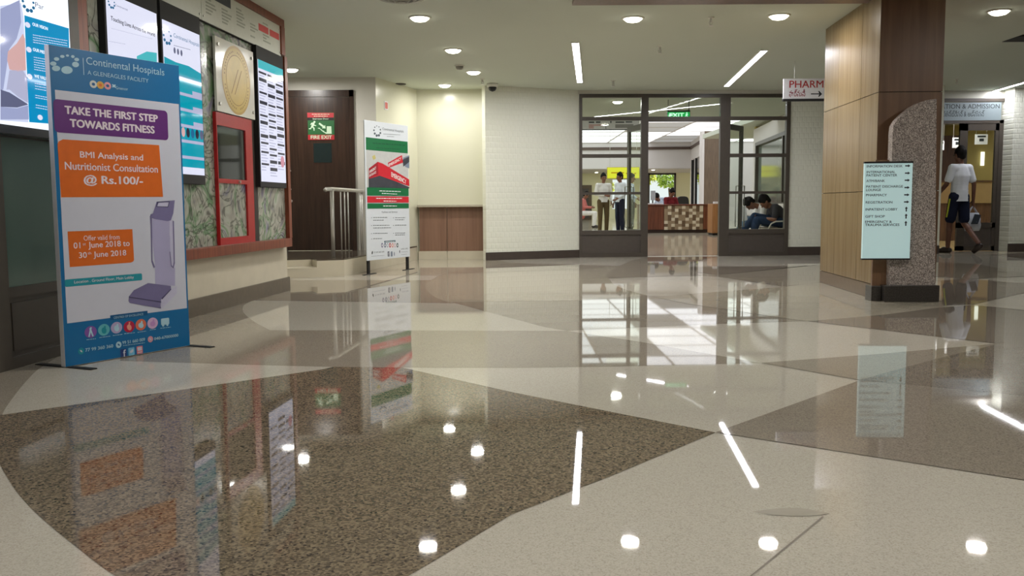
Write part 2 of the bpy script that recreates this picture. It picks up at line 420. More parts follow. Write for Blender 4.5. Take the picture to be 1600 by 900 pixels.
# ------------------------------------------------------------------ floor and its inlay
floor = struct('floor', MB().box(-9, 15, -6, 15.4, -0.12, 0), M_cream)
def inlay(pts, m, k):
    mb = MB().flat([(q.x, q.y) for q in (G(*p) for p in pts)], 0.0004 * k)
    o = link('floor_inlay', mb.bm, m); o.parent = floor
T4c = arc([(674, 437.7), (666, 443), (665, 450), (674, 460), (686, 467), (703, 472.5)])
C2c = arc([(422, 516), (400, 504.5), (386, 494), (379.5, 486), (381, 477), (396, 469.5)])
C6c = arc([(1007, 402.5), (985, 408), (970, 415), (955, 423), (948, 430), (950, 435)])
D1l = arc([(589, 930), (420, 960), (250, 930), (180, 900), (116, 852), (72, 816), (32, 776), (0, 726), (-11, 690), (0, 649)])
inlay([(188, 564), (400, 570.5), (521, 573.5), (628, 574.5), (800, 575), (960, 573), (1189, 567.5), (1000, 534), (886, 517), (700, 516.5)] + C2c + [(712, 474)] + T4c[::-1] + [(450, 437.7), (300, 490), (188, 545)], M_taupe, 1)
inlay([(540, 430), (683, 430), (694, 428), (757, 416), (797, 411), (775, 405), (655, 403), (540, 428)], M_taupe2, 1)
inlay(T4c[::-1] + [(683, 432), (694, 428), (700, 427.5), (904, 421.5), (944, 417.5), (968, 416), (955, 423), (948, 430), (950, 435), (959, 445), (982, 454), (1010, 461.5), (905, 469.5)], M_taupe2, 2)
inlay(arc([(683, 432), (694, 428), (722, 421.5), (757, 416), (797, 411)]) + [(865, 413), (968, 415.6), (944, 418), (904, 421.7), (700, 428.2)], M_taupe, 3)
inlay([(703, 472), (905, 469.5), (1010, 461.5), (1075, 475), (1150, 486), (1225, 497.5), (1261, 502), (1100, 507), (886, 517), (850, 511), (712, 474)], M_taupe, 1)
inlay(C6c + [(1105, 430), (1085, 425), (1075, 417), (1075, 414.5), (1095, 406), (1120, 401)], M_taupe, 4)
inlay([(1075, 417), (1265, 415.5), (1282, 413), (1225, 419), (1120, 430), (1085, 425)], M_mid2, 5)
inlay([(1105, 430), (1120, 430), (1225, 419), (1284, 414), (1284, 441), (1222, 448)], M_taupe, 4)
inlay([(1010, 461.5), (1040, 462.5), (1222, 448.5), (1282, 441), (1365, 467), (1470, 470), (1489, 475), (1466, 481), (1385, 491.5), (1327, 497), (1261, 502), (1225, 497.5), (1150, 486), (1075, 475)], M_taupe2, 4)
inlay([(1261, 502), (1327, 497), (1385, 491.5), (1466, 481), (1520, 477), (1600, 484), (1700, 496), (2000, 530), (2000, 528), (1600, 534), (1555, 537)], M_mid2, 4)
inlay([(1189, 567.5), (1210, 571), (1344, 594.5), (1450, 565), (1572, 535), (1555, 537.5), (1380, 553)], M_taupe, 5)
inlay([(1344, 594.5)] + arc([(1344, 594.5), (1450, 565), (1572, 535.5), (1700, 510)])[1:] + [(2000, 500), (2000, 672), (1700, 633), (1600, 620)], M_mid2, 6)
inlay(arc([(1118, 676), (1240, 632), (1344, 594.5)]) + [(1600, 620), (1700, 632), (2000, 671), (2000, 813), (1700, 768), (1600, 751), (1350, 712)], M_mid, 5)
inlay([(1470, 439), (1508, 435.5), (1520, 436.5), (1600, 443), (1660, 449), (1660, 454), (1600, 458), (1560, 467), (1520, 476), (1472, 477)], M_mid2, 5)
inlay([(1460, 410), (1528, 413), (1600, 427), (1600, 432), (1515, 436), (1460, 432)], M_taupe, 5)
inlay([(1545, 398), (1640, 394), (1640, 405), (1600, 404)], M_mid2, 5)
inlay([(503, 577.5), (521, 573.5), (628, 574.5), (800, 613), (960, 645), (1118, 676), (960, 742), (800, 804)] + D1l + [(300, 607)], M_dark, 3)
inlay(arc([(150, 522), (110, 546), (63, 575), (40, 597), (20, 622), (5, 645), (-8, 680)]) + [(-330, 700), (-330, 560), (0, 540)], M_taupe, 2)
inlay([(1285, 807), (1287, 808.4), (1172, 903), (1169, 903)], M_grout, 4)
inlay(arc([(1176, 800), (1205, 796), (1245, 794), (1278, 799), (1296, 803), (1262, 807), (1215, 806), (1176, 800)], 3)[:-1], M_smudge, 3)
struct('lobby_floor', MB().box(-12, 24, 14.45, 60, -0.12, 0.0006), M_lobby)

# ------------------------------------------------------------------ ceiling
ceiling = struct('ceiling', MB().box(-9, 5.5, -6, 19, H, H + 0.16), M_ceil)
struct('ceiling_raised', MB().box(5.5, 15, -6, 26, H + 0.08, H + 0.2), M_ceil)
struct('ceiling_wood_panel', MB().box(0.55, 3.6, 5.4, 8.13, H - 0.03, H), M_brown)
q0 = G(1566, 63, H + 0.08)
struct('ceiling_slot', MB().box(q0.x, q0.x + 2.4, q0.y - 0.35, q0.y, H + 0.06, H + 0.085), M_blackm)

struct('wall_back', MB().box(-9, 15, -6.15, -6, 0, H + .2), M_wall)
struct('wall_right', MB().box(15, 15.15, -6, 26, 0, H + .2), M_wall)
struct('wall_far_left', MB().box(-9.15, -9, -6.15, 15, 0, H + .2), M_wall)

# ------------------------------------------------------------------ left wall, stage and alcove walls
dz = LW.z
s_door = LW.s(118, 90)
struct('wall_left', MB().box(-9, LW_END, 0, 0.14, 0, H), M_tilec, LW)
struct('baseboard_left', MB().box(s_door, LW_END + 0.015, -0.02, 0, 0, LW.z(370, 451)), M_base, LW)
struct('wall_stair_side', MB().box(-4.4, -4.3, 8.6, 12.8, 0, H), M_wallw)
struct('wall_stair_near', MB().box(-4.4, -2.27, 8.78, 8.88, 0, H), M_wallw)
DW = Fr((C1[0] - 3.0, C1[1]), C1)
ds1 = DW.s(553.5, 200); dzt = DW.z(520, 141)
struct('wall_fire_exit', MB().box(ds1, 3.0, 0, 0.14, 0, H).box(0, ds1, 0, 0.14, dzt, H).box(0, DW.s(440, 300), 0, 0.14, 0, dzt), M_wallw, DW)
struct('wall_alcove_side', MB().box(0, (Vector(C2) - Vector(C1)).length, 0, 0.12, 0, H), M_wall, SW)
struct('wall_alcove', MB().box(-0.1, 1.3, 0, 0.12, 0, H), M_wall, AW)
struct('wall_alcove_cheek', MB().box(-0.40, -0.25, 13.68, 14.1, 0, H), M_wall)
struct('wall_white', MB().box(0, WW_L, 0, 0.12, 0, H), M_relief, WW)
struct('baseboard_white', MB().box(-0.012, WW_L, -0.015, 0, 0, WW.z(830, 392.5)), M_skirt, WW)
# stage: stone platform with a notch of two steps on its left
PLH = 0.212
pl = Fr(PL_A, PL_B)
back = [(C1[0] - 0.02, C1[1] + .02), (-4.3, C1[1] + .02)]
pB, pC = Vector((PL_B.x, PL_B.y)), Vector(C2)
front0 = pl.world(-1.7, 0, 0); notch0, notch1 = pl.world(pl.s(495, 403), 0, 0), pl.world(pl.s(495, 403), 0.3, 0)
front1 = pl.world(-1.7, 0.3, 0)
stage_out = [(front1.x, front1.y), (notch1.x, notch1.y), (notch0.x, notch0.y), (pB.x, pB.y), (pC.x - .01, pC.y), (C1[0], C1[1])] + back
st = struct('stage_platform', MB().flat(stage_out, 0, PLH - 0.018), M_tilec)
struct('stage_step', MB().flat([(front0.x, front0.y), (notch0.x, notch0.y), (notch1.x, notch1.y), (front1.x, front1.y)], 0, 0.115), M_tilec)
dirb = (pC - pB).normalized()
lip = [(p[0], p[1]) for p in stage_out]
struct('stage_top', MB().flat(lip, PLH - 0.018, PLH), M_plinth)

# fire exit door
ft = Thing('door', 'dark brown fire exit door on the raised stage with glass panel', 'door', DW, ((DW.s(450, 300) + ds1) / 2, 0, PLH))
dl = DW.s(440, 300)
ft.add('door_frame', MB().box(ds1 - 0.06, ds1 + 0.005, -0.03, 0.1, PLH, dzt).box(dl, ds1, -0.03, 0.1, dzt - 0.09, dzt).box(dl, dl + 0.06, -0.03, 0.1, PLH, dzt), M_door)
fleaf = ft.add('door_leaf', MB().box(dl + 0.065, ds1 - 0.065, -0.012, 0.04, PLH + 0.005, dzt - 0.095), M_door)
x0, z1 = DW.sz(490, 224); x1, z0 = DW.sz(519, 254)
ft.add('vision_panel', MB().box(x0, x1, -0.016, -0.008, z0, z1), mat('dark_vision_glass', (30, 42, 42), rough=0.1), fleaf)
hx, hz = DW.sz(454, 267); _, hz0 = DW.sz(454, 296)
ft.add('door_handle', MB().tube([(hx, -0.012, hz), (hx, -0.06, hz - .01), (hx, -0.06, hz0 + .01), (hx, -0.012, hz0)], 0.011, 8), M_steel, fleaf, smooth=True)
lx, lz = DW.sz(455.5, 314)
ft.add('lock', MB().tube([(lx, -0.012, lz), (lx, -0.03, lz)], 0.02, 12), M_steel, fleaf)

fs = Thing('fire_exit_sign', 'fire exit sign with running figure and stairs on the dark brown door', 'sign', DW, (DW.s(501, 198), -0.014, DW.z(501, 198)))
y = -0.014
def dq(m, pts, yy, name, thick=None, parent=None, label=None):
    return fs.add(name, MB().poly(P(DW, pts), yy, thick), m, parent, label)
M_sgreen = mat('sign_green', (34, 92, 48), rough=0.4); M_sred = mat('sign_red', (170, 40, 48), rough=0.4); M_spale = mat('sign_pale', (190, 214, 186), rough=0.5)
dq(M_sgreen, k23(60, 60, 475, 60, 480, 485, 70, 490), y - 0.004, 'sign_board', y)
dq(M_sred, k23(55, 62, 470, 65, 470, 138, 58, 138), y - 0.0055, 'red_band')
dq(M_blackm, k23(58, 138, 470, 138, 472, 182, 60, 182), y - 0.0055, 'black_band')
dq(M_sred, k23(66, 408, 478, 408, 480, 485, 70, 488), y - 0.0055, 'red_band')
letters(fs, DW, 'FIRE EXIT', k23(110, 420)[0], k23(440, 472)[0], M_spale, y=y - 0.007, bold=0.02)
letters(fs, DW, 'Staircase Door', k23(140, 146)[0], k23(392, 170)[0], M_spale, y=y - 0.007)
fs.add('small_print', bars(DW, [(k23(130, 92)[0], k23(400, 92)[0], 1.6), (k23(160, 122)[0], k23(375, 122)[0], 1.6)], 0, y - 0.007), M_spale)
dq(M_spale, k23(120, 222, 150, 215, 170, 225, 165, 250, 198, 262, 196, 272, 158, 268, 150, 285, 170, 300, 170, 345, 155, 345, 152, 308, 130, 292, 112, 322, 80, 320, 82, 308, 106, 305, 122, 262, 128, 240, 110, 255, 104, 248), y - 0.007, 'running_figure')
h0 = DW.sz(*k23(168, 207)[0]); fs.add('figure_head', MB().disc(h0[0], h0[1], 0.014, 0.014, y - 0.007), M_spale)
dq(M_spale, k23(248, 218, 320, 270, 335, 255, 342, 310, 282, 305, 298, 290, 232, 240), y - 0.007, 'arrow')
dq(M_spale, k23(222, 300, 255, 300, 262, 320, 285, 325, 292, 340, 315, 345, 325, 362, 345, 368, 360, 372, 360, 275, 430, 275, 438, 392, 345, 392, 335, 380, 310, 368, 280, 345, 245, 312, 222, 312), y - 0.007, 'stairs_and_doorway')

# alcove counter
ct = Thing('wall_counter', 'built-in alcove counter with pale stone top over brown wood panels', 'counter', AW, (0.53, 0, 0))
L_ = 1.063
zc = AW.z(700, 320)
ct.add('counter_top', MB().box(0.0, L_, -0.22, 0, zc - 0.035, zc, 0.006), M_stone)
zb = AW.z(700, 392)
ct.add('wood_panel', MB().box(0.02, L_ * 0.42, -0.06, 0, zb, zc - 0.035), M_counterwood)
ct.add('wood_panel', MB().box(L_ * 0.42 + .006, L_ - 0.01, -0.06, 0, zb, zc - 0.035), M_counterwood)
ct.add('base_tile', MB().box(0.0, L_ * 0.42, -0.07, 0, 0, zb), M_tilec)
ct.add('base_tile', MB().box(L_ * 0.42 + .004, L_ - 0.005, -0.07, 0, 0, zb), M_tilec)
x0, z0 = SW.sz(603, 165)
nt_ = Thing('wall_notice', 'small red and white notice on the cream wall above the emergency banner', 'notice', SW, (x0, 0, z0))
nt_.add('notice_board', MB().box(x0 - .06, x0 + .06, -0.006, 0, z0 - .06, z0 + .06), M_white)
nt_.add('red_mark', MB().poly(rrect(x0 - .045, x0 + .045, z0 - .045, z0 + .045, .012), -0.0075, None), mat('notice_red', (206, 92, 80), rough=0.5))

# ------------------------------------------------------------------ glass partition
gz = lambda y_: GW.z(1060, y_)
gs = lambda x_: GW.s(x_, 300)
zT1, zT0, zTr1, zTr0 = gz(147), gz(152.5), gz(182.5), gz(188)
zr1, zr2, zl1, zl0 = (gz(246), gz(240.5)), (gz(303.5), gz(299.5)), gz(359), gz(366)
SA, SB, SC_, SD, SE, SF = gs(905), gs(909.5), gs(1001), gs(1012), gs(1123.5), gs(1139)
SG, SH = gs(1226), gs(1232)
struct('trim_1', MB().box(SA - 0.02, SH, -0.02, 0.08, zT1, H), M_wallw, GW)
def glazed(name, a0, a1, b0, b1):
    f = MB().box(a0, a1, -0.03, 0.05, 0, zT1).box(b0, b1, -0.03, 0.05, 0, zT1)
    f.box(a1, b0, -0.03, 0.05, zT0, zT1).box(a1, b0, -0.03, 0.05, zTr0, zTr1)
    for lo, hi in (zr1, zr2): f.box(a1, b0, -0.03, 0.05, lo, hi)
    f.box(a1, b0, -0.03, 0.05, zl0, zl1).box(a1, b0, -0.03, 0.05, 0, 0.07)
    o = struct(name, f, M_frame, GW)
    g = MB()
    for lo, hi in ((zTr1, zT0), (zr1[1], zTr0), (zr2[1], zr1[0]), (zl1, zr2[0])): g.box(a1, b0, 0.005, 0.013, lo, hi)
    struct('window_pane', g, M_glass, parent=o)
    struct('lower_panel', MB().box(a1, b0, -0.012, 0.03, 0.07, zl0), M_panel, parent=o)
    return o
glazed('window_1', SA, SB, SC_, SD)
glazed('window_2', SE, SF, SG, SH)
dfr = struct('door_1', MB().box(SD, SE, -0.03, 0.05, zT0, zT1).box(SD, SE, -0.03, 0.05, zTr0 - 0.02, zTr1), M_frame, GW)
struct('window_pane', MB().box(SD, SE, 0.005, 0.013, zTr1, zT0), M_glass, parent=dfr)
struct('door_threshold', MB().box(SD, SE, -0.02, 0.04, 0, 0.004), M_steel, parent=dfr)
def leaf(sh, px_free, name):
    hp = GW.world(sh, 0.05, 0); fx = (px_free - 800) / FPX * 15.2
    lf = Fr((hp.x, hp.y), (fx, 15.18)); L = (Vector((fx, 15.18)) - lf.P).length
    z1 = zTr0 - 0.03
    m = MB().box(0.02, 0.09, -0.02, 0.02, 0.02, z1).box(L - 0.09, L, -0.02, 0.02, 0.02, z1).box(0.09, L - .09, -0.02, 0.02, z1 - 0.09, z1)
    m.box(0.09, L - .09, -0.02, 0.02, 0.02, 0.12).box(0.09, L - .09, -0.02, 0.02, gz(366), gz(359))
    o = struct(name, m, M_frame, lf)
    struct('leaf_pane', MB().box(0.09, L - .09, -0.004, 0.004, gz(359), z1 - .09), M_leafglass, parent=o)
    struct('leaf_panel', MB().box(0.09, L - .09, -0.012, 0.012, 0.12, gz(366)), M_panel, parent=o)
    for sd in (-1, 1):
        struct('pull_handle', MB().tube([(L - 0.06, sd * 0.02, 1.13), (L - 0.06, sd * 0.075, 1.13), (L - 0.06, sd * 0.075, 0.45), (L - 0.06, sd * 0.02, 0.45)], 0.012, 8), M_steel, parent=o, smooth=True)
leaf(SD - 0.02, 981, 'door_2')
leaf(SE + 0.02, 1157, 'door_3')
struct('wall_relief', MB().box(SH, SH + 2.5, 0, 0.14, 0, H + 0.1), M_relief, GW)
struct('baseboard_relief', MB().box(SH, SH + 2.5, -0.015, 0, 0, GW.z(1255, 385.5)), M_skirt, GW)

# ------------------------------------------------------------------ the lobby beyond the partition
struct('trim_2', MB().box(-12, 14, 18.95, 19.1, H, 4.2), M_lwall)           # edge of the low ceiling, up to the skylight
fy0, fy1 = (957 - 800) / FPX * 51, (990 - 800) / FPX * 51
struct('wall_lobby_far', MB().box(-14, fy0, 51, 51.2, 0, 4.2).box(fy1, (1012 - 800) / FPX * 51, 51, 51.2, 0, 4.2).box(fy0, fy1, 51, 51.2, 0, .6).box(fy0, fy1, 51, 51.2, 2.25, 4.2).box((1055.5 - 800) / FPX * 51, 24, 51, 51.2, 0, 4.2).box((1012 - 800) / FPX * 51, (1055.5 - 800) / FPX * 51, 51, 51.2, 0, 0.35), M_lyel)
struct('wall_lobby_bulkhead', MB().box(-14, 9.0, 45, 45.2, 2.62, 4.2), M_lwall)
struct('trim_3', MB().box(-14, 9.0, 44.93, 45, 3.55, 3.68), mat('bronze_trim', (86, 70, 62), rough=0.5))
struct('ceiling_lobby', MB().box(-14, 12, 45.2, 51.2, 2.6, 2.75), M_lwall)
struct('wall_lobby_left', MB().box(-14.2, -14, 19, 51, 0, 4.2), M_lyel)
rl = Fr((8.35, 38.6), (9.02, 45.2)); rL = 6.63
struct('wall_lobby_right', MB().box(0, rL, -0.1, 0.05, 3.0, 4.2).box(0, 0.4, -0.1, 0.05, 0, 3.0).box(4.3, 4.7, -0.1, 0.05, 0, 3.0).box(6.1, rL, -0.1, 0.05, 0, 3.0).box(0.4, 6.1, -.1, .05, 0, 0.3), M_lwall, rl)
struct('trim_4', MB().box(0, rL, 0.05, 0.1, 3.55, 3.68), MATS['bronze_trim'], rl)
wn = struct('window_4', MB().box(0.4, 0.55, -0.06, 0.06, 0.3, 3.0).box(4.15, 4.3, -0.06, 0.06, 0.3, 3.0).box(4.7, 4.9, -0.06, 0.06, .3, 3.0).box(5.9, 6.1, -.06, .06, .3, 3.0), M_blackm, rl)
struct('window_pane', MB().box(0.55, 4.15, -0.01, 0.01, 0.3, 3.0).box(4.9, 5.9, -0.01, 0.01, .3, 3.0), glass('tinted_glass', (196, 204, 200), 1.5), parent=wn)
# skylight: glowing diffuser panels between thin ribs
sky = MB(); ribs = MB()
M_sky = glow('skylight_glow', (250, 252, 255), 1.7)
M_skyg = mat('skylight_grey_panel', (150, 150, 148), rough=0.8, emit=(200, 200, 200), es=0.45, var=0)
grey = MB()
for i in range(13):
    for j in range(12):
        x0, y0 = -12 + i * 2.1, 19.2 + j * 2.15
        b = grey if (i * 7 + j * 5) % 11 in (3, 8) else sky
        b.box(x0 + 0.05, x0 + 2.05, y0 + 0.05, y0 + 2.1, 3.92, 3.98)
for i in range(14): ribs.box(-12.03 + i * 2.1, -11.97 + i * 2.1, 19.1, 45, 3.9, 4.0)
for j in range(13): ribs.box(-12, 15.3, 19.15 + j * 2.15, 19.25 + j * 2.15, 3.9, 4.0)
sk = struct('skylight', ribs, M_lwall)
struct('skylight_panel', sky, M_sky, parent=sk); struct('skylight_grey_panel', grey, M_skyg, parent=sk)
struct('wall_lobby_corner', MB().box(9.0, 16, 45, 45.2, 0, 4.2).box(15.3, 15.5, 26, 45, 0, 4.2), M_lwall)
# wood clad pillar beside the side windows
pp = Fr(((1099 - 800) / FPX * 38.2, 38.2), ((1123 - 800) / FPX * 38.2, 38.2))
lp = struct('lobby_column', MB().box(0.0, 0.66, 0, 0.6, 0, 3.9), wood('tan_wood', (92, 76, 60), (112, 94, 76), rough=0.4), pp)
struct('column_edge', MB().box(-0.08, 0.0, -0.01, 0.6, 0, 3.9), M_lwall, parent=lp)
# side wall with a big dark-framed window, right of the doorway
sg = Fr((5.25, 15.05), (5.95, 22.0)); sgL = 6.98
struct('wall_side', MB().box(0, sgL, -0.06, 0.06, 0, 0.78).box(0, sgL, -0.06, 0.06, 2.28, H).box(0, 0.2, -0.06, .06, .78, 2.28).box(sgL - 0.35, sgL, -0.06, .06, .78, 2.28), M_lwall, sg)
w3 = struct('window_3', MB().box(0.2, 0.3, -0.08, 0.08, .78, 2.28).box(sgL - .47, sgL - .35, -0.08, 0.08, .78, 2.28).box(.3, sgL - .47, -.08, .08, .78, .86).box(.3, sgL - .47, -.08, .08, 2.2, 2.28).box(3.3, 3.38, -.08, .08, .86, 2.2), M_frame, sg)
struct('window_pane', MB().box(.3, 3.3, -.01, .01, .86, 2.2).box(3.38, sgL - .47, -.01, .01, .86, 2.2), M_tgl, parent=w3)
# far window and the garden outside it
fx0, fx1 = (1012 - 800) / FPX * 51, (1055.5 - 800) / FPX * 51
w5 = struct('window_5', MB().box(fx0, fx0 + .1, 50.96, 51.1, .35, 2.6).box(fx1 - .1, fx1, 50.96, 51.1, .35, 2.6).box(fx0, fx1, 50.96, 51.1, 2.5, 2.6).box(fx0, fx1, 50.96, 51.1, .35, .45), M_frame)
struct('window_pane', MB().box(fx0, fx1, 51.05, 51.06, .45, 2.5), M_glass, parent=w5)
struct('garden_ground', MB().box(-20, 40, 51.3, 90, -0.14, -0.05), mat('garden_paving', (180, 178, 165), rough=0.8))

# ------------------------------------------------------------------ registration room on the right
rx = lambda px, Y=15.3: (px - 800) / FPX * Y
rz = lambda y_: RW.z(1520, y_)
X0, X1, X2, X3 = 6.6, RW.s(1496, 300), RW.s(1556, 300), RW.s(1562.5, 300)
struct('wall_registration', MB().box(X3, 15, -0.32, 0.1, 0, H + .1), M_relief, RW)
struct('baseboard_registration', MB().box(X3 - 0.01, 15, -0.335, -0.32, 0, 0.14), M_skirt, RW)
struct('trim_5', MB().box(6.0, X3, -0.02, 0.1, rz(154), H + .1), M_wallw, RW)
d4 = struct('door_4', MB().box(6.0, X3, -0.03, 0.05, rz(159), rz(154)).box(6.0, X3, -0.03, 0.05, rz(193), rz(188)).box(X2, X3, -0.03, 0.05, 0, rz(188)).box(X0 - .6, X0, -0.03, .05, 0, rz(188)), M_frame, RW)
rl_ = struct('door_5', MB().box(X1, RW.s(1508, 300), -0.02, 0.03, 0.01, rz(193)).box(RW.s(1551, 300), X2, -0.02, 0.03, .01, rz(193)).box(X1, X2, -0.02, 0.03, rz(204), rz(193)).box(X1, X2, -.02, .03, rz(356), rz(348)).box(X1, X2, -.02, .03, .01, .09), M_frame, RW)
struct('leaf_pane', MB().box(RW.s(1508, 300), RW.s(1551, 300), 0, .008, rz(348), rz(204)), M_glass, parent=rl_)
struct('leaf_panel', MB().box(RW.s(1508, 300), RW.s(1551, 300), -0.008, .02, .09, rz(356)), M_panel, parent=rl_)
struct('wall_registration_far', MB().box(5.95, 15, 22.0, 22.15, 0, H + .1), M_ryel)
struct('wall_registration_inner', MB().box(8.4, 10.85, 21.6, 22.0, 0.0, 2.42), wood('dark_cladding', (62, 38, 28), (82, 52, 38), rough=0.4))
struct('floor_registration', MB().box(6.0, 15, 15.36, 22, -0.1, 0.0012), mat('tan_floor_tile', (190, 168, 118), rough=0.2))

# ------------------------------------------------------------------ ceiling lamps and fittings
def area_lamp(name, parent, w, sx, sy=None, col=(1, .975, .93)):
    ld = bpy.data.lights.new(name, 'AREA'); ld.energy = w; ld.color = col
    if sy is None: ld.shape = 'DISK'; ld.size = sx
    else: ld.shape = 'RECTANGLE'; ld.size = sx; ld.size_y = sy
    o = bpy.data.objects.new(name, ld); C.objects.link(o); o.parent = parent; o.location = (0, 0, -0.048 if sy is None else -0.012)
    return o
def make_downlight(loc, label):
    t = Thing('ceiling_downlight', label, 'ceiling light', W, tuple(loc), 'recessed ceiling downlights')
    t.add('trim_ring', MB().lathe(loc, [(0.088, 0), (0.108, 0), (0.106, -0.008), (0.09, -0.012), (0.088, -0.002)], 28), M_trim, smooth=True)
    t.add('diffuser', MB().lathe(loc, [(0.001, -0.042), (0.03, -.041), (0.06, -.034), (.08, -.02), (0.088, -0.004), (0.088, -0.001), (0.001, -0.001)], 28), M_lamp, smooth=True)
    area_lamp('lamp', t.o, LAMP_W, 0.17)
    return t.o
HC = H
spots = [((656, 30), HC, 'round ceiling downlight nearest the round air vent'), ((708, 80), HC, 'round ceiling downlight just above the small smoke detector'),
         ((740, 114), HC, 'round ceiling downlight just beyond the small smoke detector'), ((695, 143), HC, 'round ceiling downlight in front of the cream alcove wall'),
         ((989, 31), HC, 'round ceiling downlight beneath the dark wooden ceiling panel'), ((1217, 27), HC, 'round ceiling downlight left of the wood-clad column'),
         ((1561, 20), HC, 'round ceiling downlight at far right, beyond the wood-clad column'), ((455, 110), HC, 'round ceiling downlight at the end of the digital screens, above the stage'),
         ((965, 160), HC, 'round ceiling downlight seen through the top left pane of the glass partition')]
dl0 = None
for p, z, lab in spots:
    q = G(p[0], p[1], z - 0.018)
    if p == (695, 143): q = Vector((q.x * 13.5 / q.y, 13.5, q.z))
    if dl0 is None: dl0 = make_downlight(Vector((q.x, q.y, z)), lab)
    else:
        nd = dup(dl0, (q.x, q.y, z), None, lab)
        if p == (695, 143):                      # the weaker lamp of the alcove
            for ch in nd.children:
                if ch.type == 'LIGHT': ch.data = ch.data.copy(); ch.data.energy = LAMP_W * .45
# the same lamps carry on above and behind the camera, in the same rows
for x, y_ in ((-0.9, 5.2), (1.2, 5.2), (4.6, 5.2), (-0.9, 1.6), (1.2, 1.6), (4.6, 1.6)):
    dup(dl0, (x, y_, H if x < 5.5 else H + .08), None, 'round ceiling downlight above the foreground floor, out of sight overhead')
for p, lab in (((1478, 203), 'round ceiling downlight inside the registration room, above the open door leaf gap'), ((1541, 206), 'round ceiling downlight inside the registration room, above the hanging notice behind the door glass')):
    q = G(p[0], p[1], H + 0.076); dup(dl0, (q.x, q.y, H + 0.08), None, lab)
for x, y_ in ((8.0, 16.6), (11.5, 17.5), (8.2, 19.5), (12.6, 20)):  # unseen lamps, added to brighten the dark room behind the door
    dup(dl0, (x, y_, H + .08), None, 'unseen added downlight brightening the registration room, hidden from the hall')
for p, lab in (((1037, 261), 'small far ceiling light in front of the bright lobby window'), ((932, 269), 'small far ceiling light left of the yellow lobby sign')):
    q = G(p[0], p[1], 2.6); dup(dl0, (q.x, max(q.y, 46.0), 2.6), None, lab)

def linear(pa, pb, w, label, z=H, segs=1, drop=0.0):
    a, b = G(pa[0], pa[1], z), G(pb[0], pb[1], z)
    f = Fr((a.x, a.y), (b.x, b.y)); L = (b - a).length; hw = w / 2
    t = Thing('linear_ceiling_light', label, 'ceiling light', f, (L / 2, 0, z), 'linear ceiling lights')
    t.add('channel', MB().box(-.02, L + .02, -hw - .012, -hw, z - .012, z).box(-.02, L + .02, hw, hw + .012, z - .012, z).box(-.02, 0, -hw, hw, z - .012, z).box(L, L + .02, -hw, hw, z - .012, z), M_trim)
    for i in range(segs):
        s0, s1 = L * i / segs, L * (i + 1) / segs
        t.add('diffuser', MB().box(s0 + (.012 if i else 0), s1, -hw, hw, z - 0.008, z - .001), M_line)
    area_lamp('lamp', t.o, LINE_W, L, w, (.95, .95, 1))
linear((899, 66), (906, 128), 0.075, 'slim white linear light in the ceiling, before the left end of the glass partition', segs=2)
linear((1194, 78), (1135, 134), 0.075, 'slim white linear light running diagonally towards the doorway, left of the pharmacy sign')
linear((1549, 143), (1640, 117), 0.075, 'slim white linear light on the raised ceiling outside the registration door', z=H + 0.08)
linear((927, 182), (1142, 160), 0.06, 'thin linear light behind the top panes of the glass partition')

def sprinkler(px, label, z=H):
    q = G(px[0], px[1] - 5, z)
    t = Thing('sprinkler', label, 'sprinkler', W, (q.x, q.y, z), 'ceiling sprinklers')
    c = (q.x, q.y, z)
    t.add('escutcheon', MB().lathe(c, [(0.001, 0), (.032, 0), (.028, -.01), (.001, -.01)], 16), M_trim)
    t.add('body', MB().lathe(c, [(.001, -.01), (.012, -.01), (.012, -.035), (.008, -.05), (.001, -.05)], 10).tube([(c[0] - .014, c[1], z - .035), (c[0] - .018, c[1], z - .055), (c[0], c[1], z - .075)], .004, 6).tube([(c[0] + .014, c[1], z - .035), (c[0] + .018, c[1], z - .055), (c[0], c[1], z - .075)], .004, 6), M_steel)
    t.add('deflector', MB().lathe(c, [(.001, -.075), (.026, -.078), (.026, -.082), (.001, -.082)], 14), M_steel)
for p, lab in (((1111, 32), 'ceiling sprinkler between the two downlights left of the column'), ((1031, 77), 'ceiling sprinkler between the two slim linear lights'),
               ((754, 128), 'ceiling sprinkler near the dome camera'), ((958, 131), 'ceiling sprinkler above the left panes of the glass partition')):
    sprinkler(p, lab)
sprinkler((1495, 128), 'ceiling sprinkler outside the registration door', H + .08)
q = G(718, 102, H)
t = Thing('smoke_detector', 'small pale smoke detector on the ceiling between two downlights', 'smoke detector', W, (q.x, q.y, H))
t.add('base', MB().lathe(q, [(.001, 0), (.06, 0), (.06, -.015), (.001, -.015)], 24), M_trim)
t.add('sensor_head', MB().lathe(q, [(.001, -.015), (.05, -.015), (.046, -.04), (.03, -.055), (.001, -.058)], 24), mat('detector_grey', (150, 148, 138), rough=.5), smooth=True)
q = G(625, 131, H)
t = Thing('ceiling_speaker', 'flat dark round ceiling disc beside the cream side wall', 'ceiling speaker', W, (q.x, q.y, H))
t.add('grille', MB().lathe(q, [(.001, -.012), (.085, -.01), (.09, 0), (.001, 0)], 24), mat('dark_grille', (52, 44, 36), rough=.7))
q = G(627, -3, H)
t = Thing('air_vent', 'round ceiling air vent with concentric rings at the top edge', 'air vent', W, (q.x, q.y, H))
M_vent = mat('vent_grey', (150, 150, 140), rough=.5)
for i, (r0, r1, d0) in enumerate(((.20, .17, .006), (.145, .115, .022), (.09, .06, .036))):
    t.add('ring', MB().lathe(q, [(r1, 0), (r0, -.002), (r0 - .004, -.008), (r1, -d0), (r1 - .012, -d0), (r1 - .01, 0)], 36), M_vent, smooth=True)
t.add('throat', MB().lathe(q, [(.001, -.001), (.2, -.001), (.2, -.0005), (.001, -.0005)], 36), M_blackm)
